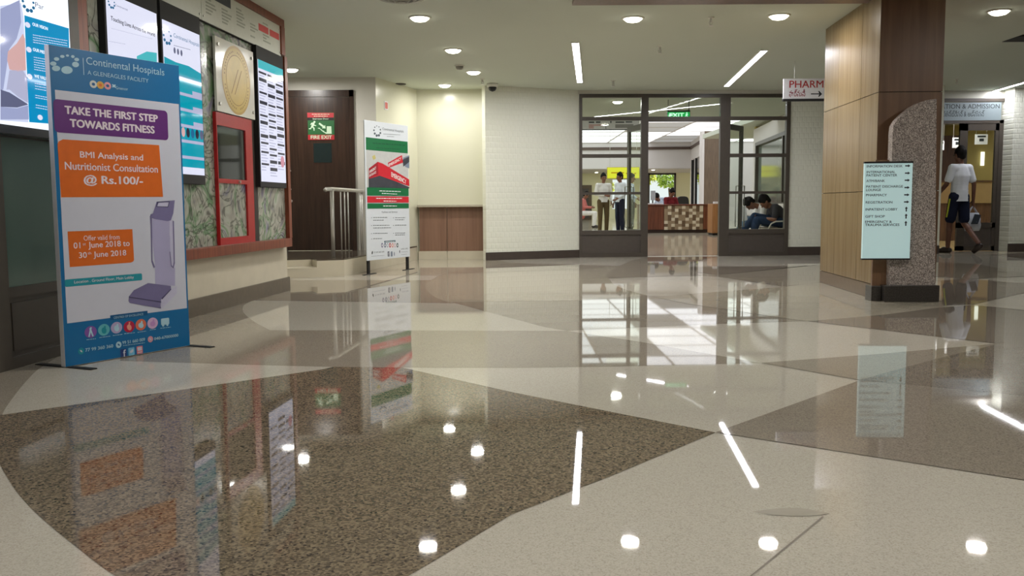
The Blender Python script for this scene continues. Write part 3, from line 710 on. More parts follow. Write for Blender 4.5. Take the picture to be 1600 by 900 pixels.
t.add('hub', MB().lathe(q, [(.001, -.045), (.035, -.04), (.035, -.002), (.001, -.002)], 24), M_vent)
q = Vector(((772 - 800) / FPX * 13.42, 13.42, H))
t = Thing('dome_camera', 'small dark dome security camera under the ceiling at the wall corner', 'security camera', W, (q.x, q.y, H))
t.add('mount', MB().lathe((q.x, q.y, H), [(.001, 0), (.085, 0), (.085, -.035), (.07, -.05), (.001, -.05)], 24), M_trim, smooth=True)
t.add('dome', MB().lathe((q.x, q.y, H), [(.001, -.05), (.062, -.05), (.058, -.08), (.04, -.105), (.001, -.118)], 24), M_black, smooth=True)

# ------------------------------------------------------------------ wood-clad column with the granite slab and the directory
cL, cC, cR = G(1280.5, 441), G(1363, 467), G(1461, 466.6)
bk = Vector((cL.x - cC.x, cL.y - cC.y, 0))
CF = Fr((cC.x, cC.y), (cR.x, cR.y)); CWd = (cR - cC).length
CSd = Fr((cL.x, cL.y), (cC.x, cC.y)); CDp = (cC - cL).length
col = struct('column', MB().flat([(cC.x + .012, cC.y + .012), (cR.x - .01, cR.y + .012), (cR.x + bk.x - .01, cR.y + bk.y - .01), (cL.x + .012, cL.y - .01)], 0, H), M_groove)
zj = [0.0, CF.z(1363, 444.5), CF.z(1363, 298.5), CF.z(1363, 144), H]
fp = MB(); sp_ = MB(); rp_ = MB()
g = 0.003
# the front and side claddings share the column's own object frame (world coordinates)
def quad_panel(fr_, s0, s1, z0, z1, mb):
    a, b = fr_.world(s0 + g, 0, 0), fr_.world(s1 - g, 0, 0); c, d = fr_.world(s1 - g, .014, 0), fr_.world(s0 + g, .014, 0)
    mb.flat([(a.x, a.y), (b.x, b.y), (c.x, c.y), (d.x, d.y)], z0 + g, z1 - g)
sv = [0, CSd.s(1307, 250), CSd.s(1342, 250), CDp]
RSd = Fr((cR.x, cR.y), (cR.x + bk.x, cR.y + bk.y))
for i in range(1, 4):
    quad_panel(CF, 0, CWd, zj[i], zj[i + 1], fp)
    for k in range(3): quad_panel(CSd, sv[k], sv[k + 1], zj[i], zj[i + 1], sp_)
    quad_panel(RSd, 0, bk.length, zj[i], zj[i + 1], rp_)
skm = MB(); quad_panel(CF, 0, CWd, 0, zj[1], skm); quad_panel(CSd, 0, CDp, 0, zj[1], skm); quad_panel(RSd, 0, bk.length, 0, zj[1], skm)
struct('column_cladding', fp, M_lamshade, parent=col); struct('column_cladding', sp_, M_lamlit, parent=col); struct('column_cladding', rp_, M_lamshade, parent=col)
struct('column_skirting', skm, mat('brown_tile_skirting', (112, 94, 74), rough=.25), parent=col)

BF = Fr((G(1381, 472).x, G(1381, 472).y), (G(1468, 472).x, G(1468, 472).y))
gt = Thing('granite_slab', 'tall speckled granite slab with curved top standing on a dark block before the column', 'stone slab', BF, (0.22, .1, 0))
bw = BF.s(1468, 460)
ztb = BF.z(1420, 446)
gt.add('plinth', MB().box(0, bw, 0, 0.22, 0, ztb, .006), M_granb)
gt.add('wood_block', MB().box(-0.085, -0.004, 0.06, 0.22, 0, ztb - .01, .004), M_granb)
sd = 0.04
out = P(BF, [(1461, 446), (1388.5, 446), (1391, 330), (1395, 206), (1396.5, 196), (1402, 187), (1412, 177), (1424, 167.5), (1436, 160.5), (1450, 156), (1463.5, 154.5)], sd)
gt.add('slab', MB().poly(out, sd, sd + 0.1), M_gran)
gt.add('wood_strip', MB().box(BF.s(1363, 430, .1), BF.s(1388, 430, .1) , 0.1, 0.13, ztb - .02, BF.z(1370, 250, .1)), M_lamshade, label='strip of brown wood behind the slab')

dr = Thing('directory_sign', 'pale blue directory board of black place names and arrows on the granite slab', 'sign', BF, (BF.s(1386, 330), -0.02, BF.z(1386, 404)))
yD = -0.02
q4 = P(BF, [(1352, 255), (1426.5, 255), (1421, 404), (1346.5, 403.5)], yD)
xl, xr = (q4[0][0] + q4[3][0]) / 2, (q4[1][0] + q4[2][0]) / 2; zt_, zb_ = (q4[0][1] + q4[1][1]) / 2, (q4[2][1] + q4[3][1]) / 2
dpan = dr.add('panel', MB().box(xl, xr, yD, yD + .03, zb_, zt_), mat('directory_face', (196, 226, 228), rough=.35, emit=(196, 228, 230), es=0.30, var=.01))
dr.add('edge_bar', MB().box(xl - .004, xr + .004, yD - .006, yD + .036, zt_, zt_ + .014), M_blackm)
dr.add('edge_bar', MB().box(xl - .004, xr + .004, yD - .006, yD + .036, zb_ - .012, zb_), M_blackm)
dr.add('bracket', MB().box(xl + .24, xl + .32, yD + .03, .042, zb_ + .1, zt_ - .1), M_frame)
Wd, Hd = xr - xl, zt_ - zb_
c14 = crop(1330, 240, 3.75)
def dz_(yc): return zt_ - (yc - 60) / (612 - 60) * Hd
M_ink = mat('black_ink', (22, 24, 28), rough=.6)
for s_, yc, wf in (('INFORMATION DESK', 77, .75), ('INTERNATIONAL', 110, .60), ('PATIENT CENTER', 129, .64), ('ATM/BANK', 161, .39), ('PATIENT DISCHARGE', 194, .77), ('LOUNGE', 213, .31), ('PHARMACY', 243, .44), ('REGISTRATION', 285, .56), ('INPATIENT LOBBY', 326, .67), ('GIFT SHOP', 367, .41), ('EMERGENCY &', 398, .56), ('TRAUMA SERVICES', 416, .72)):
    dr.add('lettering', text_bm(s_, xl + Wd * .04, xl + Wd * (.04 + wf), dz_(yc + 7), dz_(yc - 7), yD - .0015, .012), M_ink, dpan, fixn=False)
for i, yc in enumerate((76, 118, 159, 201, 243, 284, 325, 366, 408)):
    xc, zc_ = xl + Wd * .895, dz_(yc); a = .021
    sh = [(-a, .005), (.003, .005), (.003, .012), (a, 0), (.003, -.012), (.003, -.005), (-a, -.005)]
    if i >= 6: sh = [(-z_, x_) for x_, z_ in sh]
    dr.add('arrow', MB().poly([(xc + x_, zc_ + z_) for x_, z_ in sh], yD - .0015, None), M_ink, dpan)

# hanging pharmacy sign, its right part behind the column
PF = Fr((0, 11.5), (1, 11.5))
pa = PF.sz(1225, 123); pb = PF.sz(1225, 154.5); pxr = PF.s(1334, 140)
ph = Thing('pharmacy_sign', 'white hanging pharmacy sign with red letters and black arrow beside the column', 'sign', PF, ((pa[0] + pxr) / 2, 0, pb[1]))
ph.add('board', MB().box(pa[0], pxr, 0, .04, pb[1], pa[1]), mat('sign_white', (222, 220, 222), rough=.4))
ph.add('edge_bar', MB().box(pa[0] - .006, pxr + .006, -.006, .046, pb[1] - .028, pb[1]), M_blackm)
for rx_ in (PF.s(1242, 120), PF.s(1318, 120)):
    ph.add('hanging_rod', MB().tube([(rx_, .02, pa[1]), (rx_, .02, H)], .004, 6), M_steel)
M_lred = mat('letter_red', (176, 44, 44), rough=.5)
letters(ph, PF, 'PHARMACY', (1233.5, 126), (1321, 136.8), M_lred, y=-.0015, bold=.012)
letters(ph, PF, 'ఫార్మసీ', (1233, 139.5), (1258, 152), mat('letter_dark_red', (140, 40, 60), rough=.5), y=-.0015, bold=.01)
ph.add('arrow', MB().poly(P(PF, [(1267, 146), (1280, 146), (1278.5, 142.5), (1280, 142), (1284.5, 147), (1279.5, 151.5), (1278.5, 150.5), (1280, 147.6), (1267, 147.6)]), -.0015, None), M_ink)

# lit exit sign hanging behind the glass above the doorway
EF = Fr((0, 15.6), (1, 15.6))
e0 = EF.sz(1042.5, 172.5); e1 = EF.sz(1078.5, 185)
ex = Thing('exit_sign', 'lit green exit sign hanging above the doorway behind the glass', 'exit sign', EF, ((e0[0] + e1[0]) / 2, 0, e1[1]))
ex.add('casing', MB().box(e0[0], e1[0], 0, .05, e1[1], e0[1], .004), mat('sign_case', (60, 90, 66), rough=.4))
ex.add('lit_face', MB().box(e0[0] + .01, e1[0] - .01, -.004, 0, e1[1] + .008, e0[1] - .03), glow('exit_green', (30, 175, 80), .9))
M_exl = glow('exit_letters', (190, 255, 215), 1.1)
ex.add('lettering', text_bm('EXIT', e0[0] + .035, e0[0] + .29, e1[1] + .02, e0[1] - .045, -.006, .04), M_exl, fixn=False)
zz = (e1[1] + e0[1]) / 2 - .012
ex.add('running_figure', MB().disc(e1[0] - .06, zz + .035, .012, .012, -.006).poly([(e1[0] - .085, zz + .02), (e1[0] - .045, zz + .022), (e1[0] - .04, zz + .005), (e1[0] - .055, zz - .002), (e1[0] - .04, zz - .04), (e1[0] - .055, zz - .04), (e1[0] - .07, zz - .01), (e1[0] - .09, zz - .04), (e1[0] - .1, zz - .035), (e1[0] - .078, zz)], -.006, None), M_exl)
for x_ in (e0[0] + .02, e1[0] - .02): ex.add('hanging_rod', MB().tube([(x_, .025, e0[1]), (x_, .025, H)], .006, 6), M_blackm)

# lit name strip over the registration door
r0 = RW.sz(1563, 160); r1 = RW.sz(1563, 188)
rs = Thing('registration_sign', 'blue grey registration and admission sign over the glass door', 'sign', RW, (7.5, -.03, r1[1]))
xL, xR_ = RW.s(1400, 170), RW.s(1563, 170)
rs.add('panel', MB().box(xL, xR_, -.034, .04, r1[1], r0[1]), mat('name_strip', (126, 138, 142), rough=.4, emit=(120, 134, 140), es=.12, var=.02))
M_inkg = mat('slate_ink', (40, 46, 50), rough=.6)
letters(rs, RW, 'REGISTRATION & ADMISSION', (1433.5, 163.5), (1560, 169.8), M_inkg, y=-.0355, bold=.006)
letters(rs, RW, 'రిజిస్ట్రేషన్ & అడ్మిషన్', (1472, 173), (1536.5, 183.5), M_inkg, y=-.0355, bold=.0)
for i, (pa_, lab) in enumerate((((1523.5, 210, 1543, 225.5), 'white paper notice hung behind the door glass of the registration room'), ((1488.5, 215, 1502, 231), 'white paper notice hung in the registration doorway, above the walking man'), ((1466, 220, 1475, 234.5), 'white paper notice at the granite slab edge in the registration doorway'))):
    nf = Fr((0, 17.4), (1, 17.35)); a = nf.sz(pa_[0], pa_[1]); b = nf.sz(pa_[2], pa_[3])
    t = Thing('hanging_notice', lab, 'notice', nf, ((a[0] + b[0]) / 2, 0, b[1]), 'notices hung in the registration room')
    t.add('card', MB().box(a[0], b[0], 0, .006, b[1], a[1]), M_white)
    w = b[0] - a[0]; h = a[1] - b[1]
    t.add('small_print', MB().box(a[0] + w * .2, b[0] - w * .15, -.002, 0, a[1] - h * .3, a[1] - h * .12).box(a[0] + w * .35, b[0] - w * .3, -.002, 0, a[1] - h * .7, a[1] - h * .42), M_inkg)
    for f_ in (.1, .9): t.add('hanging_thread', MB().tube([(a[0] + w * f_, .003, a[1]), (a[0] + w * f_, .003, H + .08)], .003, 5), M_steel)
ctf = Fr((0, 19.5), (1, 19.5))
t = Thing('registration_counter', 'tan fronted reception counter inside the registration room', 'counter', ctf, (11.2, 0, 0))
a, b = ctf.sz(1440, 285), ctf.sz(1560, 317)
t.add('front_panel', MB().box(a[0], b[0], 0, .06, b[1], a[1]), mat('tan_panel', (178, 150, 106), rough=.5, bump=.3, scale=9))
t.add('counter_top', MB().box(a[0] - .04, b[0] + .04, -.05, .5, a[1], a[1] + .035), M_brown)
t.add('base', MB().box(a[0], b[0], .08, .5, 0, b[1]), M_brown)
t = Thing('wall_light', 'slim upright white light on the ochre wall behind the walking man', 'wall light', W, (11.45, 21.98, 1.9))
t.add('tube', MB().box(11.42, 11.49, 21.94, 21.99, 1.72, 2.05), glow('tube_glow', (255, 255, 240), 1.6))

# ------------------------------------------------------------------ frosted door and information wall on the left
d = -0.05
sSt = LW.s(8, 340, d); zR1, zR0 = LW.z(12, 450, d), LW.z(14, 466, d); zG = LW.z(2, 213, d)
sDr = LW.s(124, 60, d)
dm = MB().box(sSt - .11, sSt, d, 0, 0, H).box(sDr - .1, sDr, d, 0, 0, H).box(sSt, sDr - .1, d, 0, zR0, zR1).box(sSt, sDr - .1, d, 0, zG, H).box(sSt, sDr - .1, d, 0, 0, .06)
d6 = struct('door_6', dm.box(-4.5, sSt - .11, d, 0, 0, H), M_frame, LW)
struct('frosted_pane', MB().box(sSt, sDr - .1, d + .015, d + .025, zR1, zG), M_frost, parent=d6)
struct('lower_panel', MB().box(sSt + .03, sDr - .13, d + .012, d + .03, .09, zR0 - .03).box(sSt, sDr - .1, d + .02, d + .04, .06, zR0), M_frame, parent=d6)
struct('wall_post', MB().box(sDr, LW.s(138, 60, -.03), -.03, 0, 0.0, H), M_ledge, LW)

TEAL = glow('screen_teal', (0, 156, 178), .95); TEAL2 = glow('screen_teal_pale', (70, 190, 200), .9)
SWHITE = glow('screen_white', (226, 228, 248), 1.0); SLAV = glow('screen_lavender', (190, 192, 222), .85)
SGREY = glow('screen_grey_text', (120, 124, 160), .6); SBLUE = glow('screen_blue', (0, 138, 190), 1.05)
SINK = glow('screen_ink', (60, 62, 84), .5); SSKIN = glow('screen_skin', (222, 178, 176), .9); SFOLD = glow('screen_fold', (168, 176, 216), .85)
SHOT = glow('screen_bright', (238, 246, 255), 1.25); SLOGO = glow('screen_logo_blue', (40, 120, 170), .7)

def logo(t, fr, cx, cz, R, y, m, name='logo_dots', big=-1.35):
    mb = MB()
    for i in range(9):
        a = math.radians(-90 - 12 + i * 40); k = .30 - .18 * (1 + math.sin(a)) / 2
        mb.disc(cx + R * math.cos(a), cz + R * .85 * math.sin(a), R * k * 1.15, R * k * .75, y, None, 16, .15)
    return t.add(name, mb, m)

# large display above the frosted door
d = -0.13
sr, zb_ = LW.s(107.5, 30, d), LW.z(40, 198.5, d)
sl, zt_ = sr - 1.35, LW.z(107, -55, d)
bg = Thing('video_display', 'large bright display showing clasped hands and a blue panel, above the frosted door', 'screen', LW, ((sl + sr) / 2, d, zb_))
bg.add('casing', MB().box(sl - .02, sr + .02, d + .004, d + .07, zb_ - .045, zt_ + .02, .004), M_black)
bg.add('mount', MB().box((sl + sr) / 2 - .2, (sl + sr) / 2 + .2, d + .07, 0, zb_ + .3, zt_ - .3), M_blackm)
blit = bg.add('lit_screen', MB().box(sl, sr, d, d + .004, zb_, zt_), SHOT)
def bq(m, pts, k, name): return bg.add(name, MB().poly(P(LW, pts, d), d - .0012 * k, None), m, blit)
bq(glow('screen_pale_blue', (206, 214, 242), 1.0), k18(0, 40, 140, 20, 157, 110, 190, 820, 0, 805), .5, 'coat_body')
bq(SFOLD, k18(0, 60, 130, 0, 140, 150, 110, 260, 60, 330, 40, 470, 20, 600, 0, 610), 1, 'coat_sleeve')
bq(SSKIN, k18(150, 225, 165, 260, 172, 470, 120, 480, 60, 465, 45, 400, 50, 345, 110, 290), 2, 'clasped_hand')
bq(SLAV, k18(60, 470, 150, 470, 180, 520, 186, 690, 120, 650, 60, 600, 40, 600), 2, 'coat_cuff')
bq(SGREY, k18(0, 600, 60, 620, 186, 700, 110, 720, 0, 715), 3, 'coat_fold')
bq(SFOLD, k18(0, 715, 110, 725, 186, 705, 190, 800, 0, 800), 2, 'coat_hem')
bq(SBLUE, k18(157, 102, 455, 190, 470, 840, 190, 818), 4, 'text_panel')
lett(bg, LW, 'Par', k18(232, 50)[0], k18(290, 66)[0], 8, SGREY, d, d - .004)
p_ = LW.sz(*k18(185, 22)[0], d); logo(bg, LW, p_[0], p_[1], .045, d - .004, SLOGO)
for s_, a, b in (('OUR VISION', (210, 152), (312, 200)), ('OUR MISSION', (213, 318), (330, 372)), ('WE VALUE', (222, 496), (320, 540))):
    lett(bg, LW, s_, k18(a[0], a[1] + 24)[0], k18(*b)[0], 5.0, SHOT, d, d - .007, bold=.02)
rows = []
for yy in (235, 252, 268, 284, 385, 402, 418, 434, 450, 466, 560, 578, 595, 640, 655, 705, 722):
    a = k18(212 + (yy - 235) * .04, yy)[0]; b = k18(445, yy + (445 - 212) * .17)[0]; rows.append((a, b, 2.0))
bg.add('small_print', bars(LW, rows, d, d - .007), SWHITE)
for (cx_, cy_) in ((186, 170), (195, 335), (200, 515), (270, 788)):
    c_ = LW.sz(*k18(cx_, cy_)[0], d); bg.add('panel_icon', MB().disc(c_[0] - .012, c_[1], .022, .014, d - .007), SWHITE)

d = -0.07
def portrait(label, s0, s1, z0, z1, group='portrait digital screens on the information wall', top=.05, bot=.055, edge=.022):
    t = Thing('digital_screen', label, 'screen', LW, ((s0 + s1) / 2, d, z0), group)
    t.add('casing', MB().box(s0 - edge, s1 + edge, d + .004, -.021, z0 - bot, max(z1 + .03, 2.262), .003), M_blackm)
    t.add('lit_screen', MB().box(s0, s1, d, d + .004, z0, z1), SWHITE)
    return t
zB2, zT2 = LW.z(316, 274, d), LW.z(312, 55, d)
sA0, sA1 = LW.s(167, 20, d), LW.s(245.5, 50, d)
s1_ = portrait('portrait screen, mostly white, directly behind the blue topped fitness banner', sA0, sA1, zB2, LW.z(245, 22, d))
p_ = LW.sz(*k4(152, 20)[0], d); logo(s1_, LW, p_[0], p_[1], .035, d - .002, SLOGO)
lett(s1_, LW, 'Continental', k4(178, 46)[0], k4(265, 70)[0], 3, SGREY, d, d - .002)
lett(s1_, LW, 'Touching Lives Across the World', k4(148, 162)[0], k4(458, 258)[0], 8.5, SINK, d, d - .002, .02)
s1_.add('small_print', bars(LW, [(k4(150, 200)[0], k4(440, 275)[0], 1.2), (k4(130, 290)[0], k4(250, 312)[0], 1.6)], d, d - .002), SLAV)
s1_.add('teal_area', MB().poly(P(LW, k4(330, 395, 400, 362, 470, 372, 478, 900, 330, 900), d), d - .002, None), TEAL2)
sB0, sB1 = LW.s(255, 60, d), LW.s(312.5, 80, d)
s2_ = portrait('portrait screen with teal rows and white header, second of the row', sB0, sB1, zB2, zT2, bot=.07)
ly = lambda px_y: LW.z(313, px_y, d)
w_ = sB1 - sB0
s2_.add('teal_area', MB().poly([(sB0, LW.z(256, 88, d)), (sB0 + w_ * .3, LW.z(268, 95, d)), (sB0 + w_ * .65, LW.z(288, 101, d)), (sB1, ly(115)), (sB1, ly(263)), (sB0, ly(263))], d - .001, None), TEAL)
for yy in (129, 152, 175, 199, 222, 246):
    s2_.add('row_divider', MB().poly([(sB0, ly(yy + 4.5)), (sB1, ly(yy + 4.5)), (sB1, ly(yy)), (sB0, ly(yy))], d - .002, None), SLAV)
for yy in (146, 170, 193): s2_.add('row_tag', MB().poly([(sB0 + w_ * .72, ly(yy + 6)), (sB1, ly(yy + 6)), (sB1, ly(yy)), (sB0 + w_ * .72, ly(yy))], d - .0025, None), SLAV)
p_ = LW.sz(*k4(545, 258)[0], d); logo(s2_, LW, p_[0], p_[1], .055, d - .002, SLOGO)
lett(s2_, LW, 'Continental Hospitals', k4(590, 275)[0], k4(770, 335)[0], 8, SLOGO, d, d - .002)
s2_.add('small_print', bars(LW, [(k4(590, 320)[0], k4(710, 352)[0], 1.6), (k4(590, 520)[0], k4(740, 560)[0], 1.4)], d, d - .002), SGREY)
for i in range(3):
    c_ = LW.sz(*k4(596 + i * 24, 355 + i * 9)[0], d); s2_.add('award_badge', MB().disc(c_[0], c_[1], .016, .022, d - .002), SGREY)
for i in range(5):
    s2_.add('row_icon', MB().disc(sB0 + w_ * (.42 + .13 * i), ly(211), w_ * .05, w_ * .06, d - .003), (SSKIN, SINK, SLOGO, SINK, SGREY)[i])
sC0, sC1 = LW.s(403.5, 110, d), LW.s(443, 150, d); zB3, zT3 = LW.z(446, 286, d), LW.z(442, 109, d)
s3_ = portrait('portrait screen listing names in three columns, right of the gold seal', sC0, sC1, zB3, zT3, bot=.05)
s3_.add('teal_header', MB().box(sC0, sC1, d - .001, d, zT3 - .075, zT3), TEAL2)
rr = random.Random(3); wc = (sC1 - sC0) / 3
for c_ in range(3):
    z = zT3 - .1
    mb = MB(); mk = MB()
    while z > zB3 + .12:
        h = rr.choice((.018, .018, .03)); mb.box(sC0 + wc * c_ + .01, sC0 + wc * (c_ + 1) - .02, d - .0015, d, z - h, z); z -= h
        for _ in range(rr.choice((1, 1, 2, 3))):
            mk.box(sC0 + wc * c_ + .01, sC0 + wc * (c_ + rr.uniform(.5, .9)), d - .0012, d, z - .022, z - .014); z -= .026
        z -= .012
    s3_.add('list_heading', mb, SINK); s3_.add('list_lines', mk, SLAV)
s3_.add('red_stamp', MB().disc(sC1 - .09, zB3 + .2, .05, .055, d - .003, None, 24).disc(sC1 - .09, zB3 + .2, .03, .035, d - .0035, None, 20), glow('screen_stamp', (224, 150, 170), .8))

mm = Thing('mural', 'marbled green and violet mural panel behind the screens, above the red-brown ledge', 'mural', LW, (1.0, -.02, .49))
zL = LW.z(289, 390, -.08)
mm.add('print', MB().box(LW.s(139, 60, -.02), LW.s(447.5, 330, -.02), -.02, 0, zL, 2.28), M_mural)
lg = Thing('ledge', 'red-brown wooden ledge running along the wall under the mural', 'ledge', LW, (1.0, 0, .43))
lg.add('board', MB().box(sDr + .02, LW.s(453, 380, -.06), -.085, 0, LW.z(288, 408, -.085), zL, .006), M_ledge)
cp = Thing('corner_post', 'upright red-brown wooden post closing the right end of the mural', 'post', LW, (LW.s(450, 330, -.04), -.06, zL))
cp.add('post', MB().box(LW.s(448.5, 330, -.04), LW.s(452.5, 330, -.04), -.06, -.0205, zL, 2.28), M_ledge)
d = -.05
zS0 = LW.z(438, 89, d)
M_board = mat('notice_white', (212, 214, 202), rough=.25, var=.02)
sS = LW.s(315.5, 42, d); sE = LW.s(438, 60, d)
for s0, s1, lab in ((LW.s(150, 0, d), sS - .004, 'white name board under the ceiling, above the first two portrait screens'), (sS + .004, sE, 'white name board under the ceiling with two red boxes at its end')):
    t = Thing('name_board', lab, 'notice board', LW, ((s0 + s1) / 2, d, zS0), 'white name boards along the top of the wall')
    t.add('board', MB().box(s0, s1, d, -.0205, zS0 + .004, 2.55), M_board)
    mb = MB(); rr = random.Random(int(s0 * 100) + 50); x = s0 + .08; c = 0
    while x < s1 - .2:
        z = 2.46 if c % 2 else 2.50
        while z > zS0 + .06:
            if rr.random() > .18: mb.box(x, x + rr.uniform(.08, .2), d - .001, d, z - .013, z)
            z -= .026
        x += .30; c += 1
    t.add('name_lines', mb, mat('faded_ink', (150, 154, 140), rough=.6))
    for sx in (s0 + .03, s1 - .03):
        for z in (zS0 + .04, 2.51): t.add('stud', MB().tube([(sx, d - .006, z), (sx, d, z)], .009, 8), M_steel)
    if s1 == sE:
        for a, b in ((k17(620, 103)[0], k17(697, 178)[0]), (k17(706, 143)[0], k17(780, 214)[0])):
            x0, _z = LW.sz(*a, d); x1, _w = LW.sz(*b, d)
            t.add('red_box', MB().box(x0, x1, d - .0015, d, 2.41, 2.47), mat('printed_red', (200, 58, 52), rough=.5))
        a = LW.sz(*k4(880, -10)[0], d); b = LW.sz(*k4(992, 62)[0], d)
        t.add('dark_logo', MB().box(a[0], b[0], d - .0015, d, b[1], 2.545), M_inkg)
tt = Thing('top_moulding', 'narrow brown wooden moulding between the name boards and the ceiling', 'moulding', LW, (1, 0, 2.55))
tt.add('rail', MB().box(LW.s(150, 0, -.06), LW.s(444, 60, -.06), -.065, 0, 2.552, H), M_ledge)
cp = Thing('board_end_post', 'short upright brown post closing the right end of the name boards', 'post', LW, (LW.s(442, 60, -.06), -.06, 2.285))
cp.add('post', MB().box(LW.s(439, 60, -.06), LW.s(444.5, 60, -.06), -.065, 0, 2.285, 2.55), M_ledge)
cp = Thing('shadow_gap_strip', 'dark strip for the shadow gap under the white name boards, over the portrait screens', 'rail', LW, (1.0, -.04, 2.25))
cp.add('rail', MB().box(LW.s(150, 0, -.06), sE, -.045, -.0205, 2.264, zS0), M_blackm)  # black bar standing in for the shadow gap above the screens

# gold seal poster
d = -.055
tl, tr_, br_, bl_ = [LW.sz(x, y_, d) for x, y_ in k4(878, 250, 1147, 365, 1165, 838, 900, 785)]
s0, s1 = (tl[0] + bl_[0]) / 2, (tr_[0] + br_[0]) / 2; z1, z0 = (tl[1] + tr_[1]) / 2, (br_[1] + bl_[1]) / 2
po = Thing('gold_seal_poster', 'white wall plaque printed with a round gold seal', 'poster', LW, ((s0 + s1) / 2, d, z0))
po.add('plaque', MB().box(s0, s1, d, d + .02, z0, z1), mat('plaque_white', (226, 224, 214), rough=.15, var=.01))
po.add('plaque_spacer', MB().box(s0 + .1, s1 - .1, d + .02, -.0205, z0 + .1, z1 - .1), M_blackm)
cs, cz = LW.sz(*k4(1030, 567)[0], d)
a_, b_ = LW.sz(*k4(930, 560)[0], d), LW.sz(*k4(1128, 575)[0], d); Rg = (b_[0] - a_[0]) / 2; cs = (a_[0] + b_[0]) / 2
Rz = (LW.z(*k4(1030, 328)[0], d) - LW.z(*k4(1030, 806)[0], d)) / 2
G1 = mat('gold_rim', (186, 148, 48), rough=.35, var=.1, scale=8); G2 = mat('gold_face', (204, 172, 62), rough=.35, var=.12, scale=5); G3 = mat('gold_line', (150, 112, 34), rough=.5)
po.add('gold_rim', MB().disc(cs, cz, Rg, Rz, d - .001, None, 48), G1)
po.add('gold_ring', MB().disc(cs, cz, Rg * .93, Rz * .93, d - .0015, None, 48), G2)
mb = MB()
for i in range(48):
    a = 2 * math.pi * i / 48
    if i % 12 not in (0, 1): mb.disc(cs + Rg * .83 * math.cos(a), cz + Rz * .83 * math.sin(a), Rg * .03, Rz * .03, d - .002, None, 8)
po.add('ring_lettering', mb, G3)
po.add('inner_rim', MB().disc(cs, cz, Rg * .735, Rz * .735, d - .002, None, 48), G3)
po.add('inner_disc', MB().disc(cs, cz, Rg * .715, Rz * .715, d - .0025, None, 48), G2)
for sg_ in (-1, 1):
    po.add('inner_stroke', MB().poly([(cs + Rg * (-.30 + .12 * sg_), cz - Rz * .42), (cs + Rg * (-.26 + .12 * sg_), cz - Rz * .42), (cs + Rg * (.22 + .12 * sg_ + .04), cz + Rz * .34), (cs + Rg * (.22 + .12 * sg_), cz + Rz * .34)], d - .0032, None), G3)
for x_ in (s0 + .045, s1 - .045):
    for z_ in (z0 + .06, z1 - .06): po.add('stud', MB().tube([(x_, d - .012, z_), (x_, d, z_)], .014, 10), M_steel)

# red framed cabinet with a glass upper half
d = -.05
cb = Thing('fire_cabinet', 'red framed wall cabinet with glass upper door, below the gold seal', 'cabinet', LW, (LW.s(370, 280, d), d, zL))
sl_, sr_ = LW.s(340, 250, d), LW.s(396, 280, d)
zt_ = LW.z(394.5, 191, d); zt0 = LW.z(*k5(405, 68)[0], d); zm1, zm0 = LW.z(*k5(405, 286)[0], d), LW.z(*k5(405, 304)[0], d)
zb1 = LW.z(*k5(418, 530)[0], d)
sst = LW.s(*k5(411, 300)[0], d)
cb.add('frame', MB().box(sl_, sr_, d, d + .028, zt0, zt_ + .015).box(sst, sr_, d, d + .028, zL, zt0).box(sl_, sst, d, d + .028, zL, zb1).box(sl_, sst, d, d + .028, zm0, zm1).box(sl_, sl_ + .012, d, d + .028, zb1, zt0), M_red)
cb.add('glass_pane', MB().box(sl_ + .012, sst, d + .012, d + .02, zm1, zt0), mat('dark_reflective_glass', (48, 54, 52), rough=.04, spec=.9, var=.05))
cb.add('lower_pane', MB().box(sl_ + .012, sst, d + .016, d + .024, zb1, zm0), M_mural)
cb.add('latch', MB().tube([(LW.s(*k5(376, 296)[0], d), d, (zm0 + zm1) / 2), (LW.s(*k5(376, 296)[0], d), d - .015, (zm0 + zm1) / 2)], .012, 10), M_steel)
struct('wall_recess_strip', MB().box(LW.s(397, 280, -.03), LW.s(403.5, 280, -.03), -.024, -.02, zL, 2.2), mat('recess_brown', (50, 44, 38), rough=.6), LW)

# ------------------------------------------------------------------ fitness banner standing in the foreground
f0, f1 = G(102.5, 575), G(297, 541)
BN = Fr((f0.x, f0.y), (f1.x, f1.y)); bw_ = (f1 - f0).length
bz = (BN.z(66, 72) + BN.z(268, 97)) / 2
bn = Thing('fitness_banner', 'large blue and white fitness offer banner standing by the frosted door', 'banner', BN, (bw_ / 2, 0.015, 0))
bn.add('foam_board', MB().box(0, bw_, 0.001, 0.036, 0.004, bz, .002), M_whitef)
BL = mat('banner_blue', (16, 104, 158), rough=.3, var=.06, scale=2); BLd = mat('banner_dark_blue', (10, 84, 134), rough=.3)
PUR = mat('banner_purple', (98, 44, 118), rough=.3, var=.04); ORA = mat('banner_orange', (214, 104, 36), rough=.3, var=.04)
TL_ = mat('banner_teal', (28, 140, 156), rough=.3); BW = mat('banner_white', (200, 202, 216), rough=.25, var=.01); BT = mat('banner_pale_text', (226, 214, 222), rough=.4)
LBL = mat('banner_light_blue', (170, 206, 220), rough=.4)
yb = lambda k: 0.001 - .0006 * k
def nq(m, pts, k, name, raw=False, parent=None): return bn.add(name, MB().poly(pts if raw else P(BN, pts), yb(k), None), m, parent)
nq(BL, [(0.001, .006), (bw_ - .001, .006), (bw_ - .001, bz - .001), (.001, bz - .001)], 1, 'blue_print', True)
zh = (BN.z(*k2(108, 258)[0]) + BN.z(*k2(735, 322)[0])) / 2; zf = (BN.z(*k8(10, 350)[0]) + BN.z(*k8(1425, 157)[0])) / 2
nq(BW, [(.022, zf), (bw_ - .012, zf), (bw_ - .012, zh), (.022, zh)], 2, 'white_print', True)
logo_c = BN.sz(*k1(505, 500)[0]); 
mb = MB()
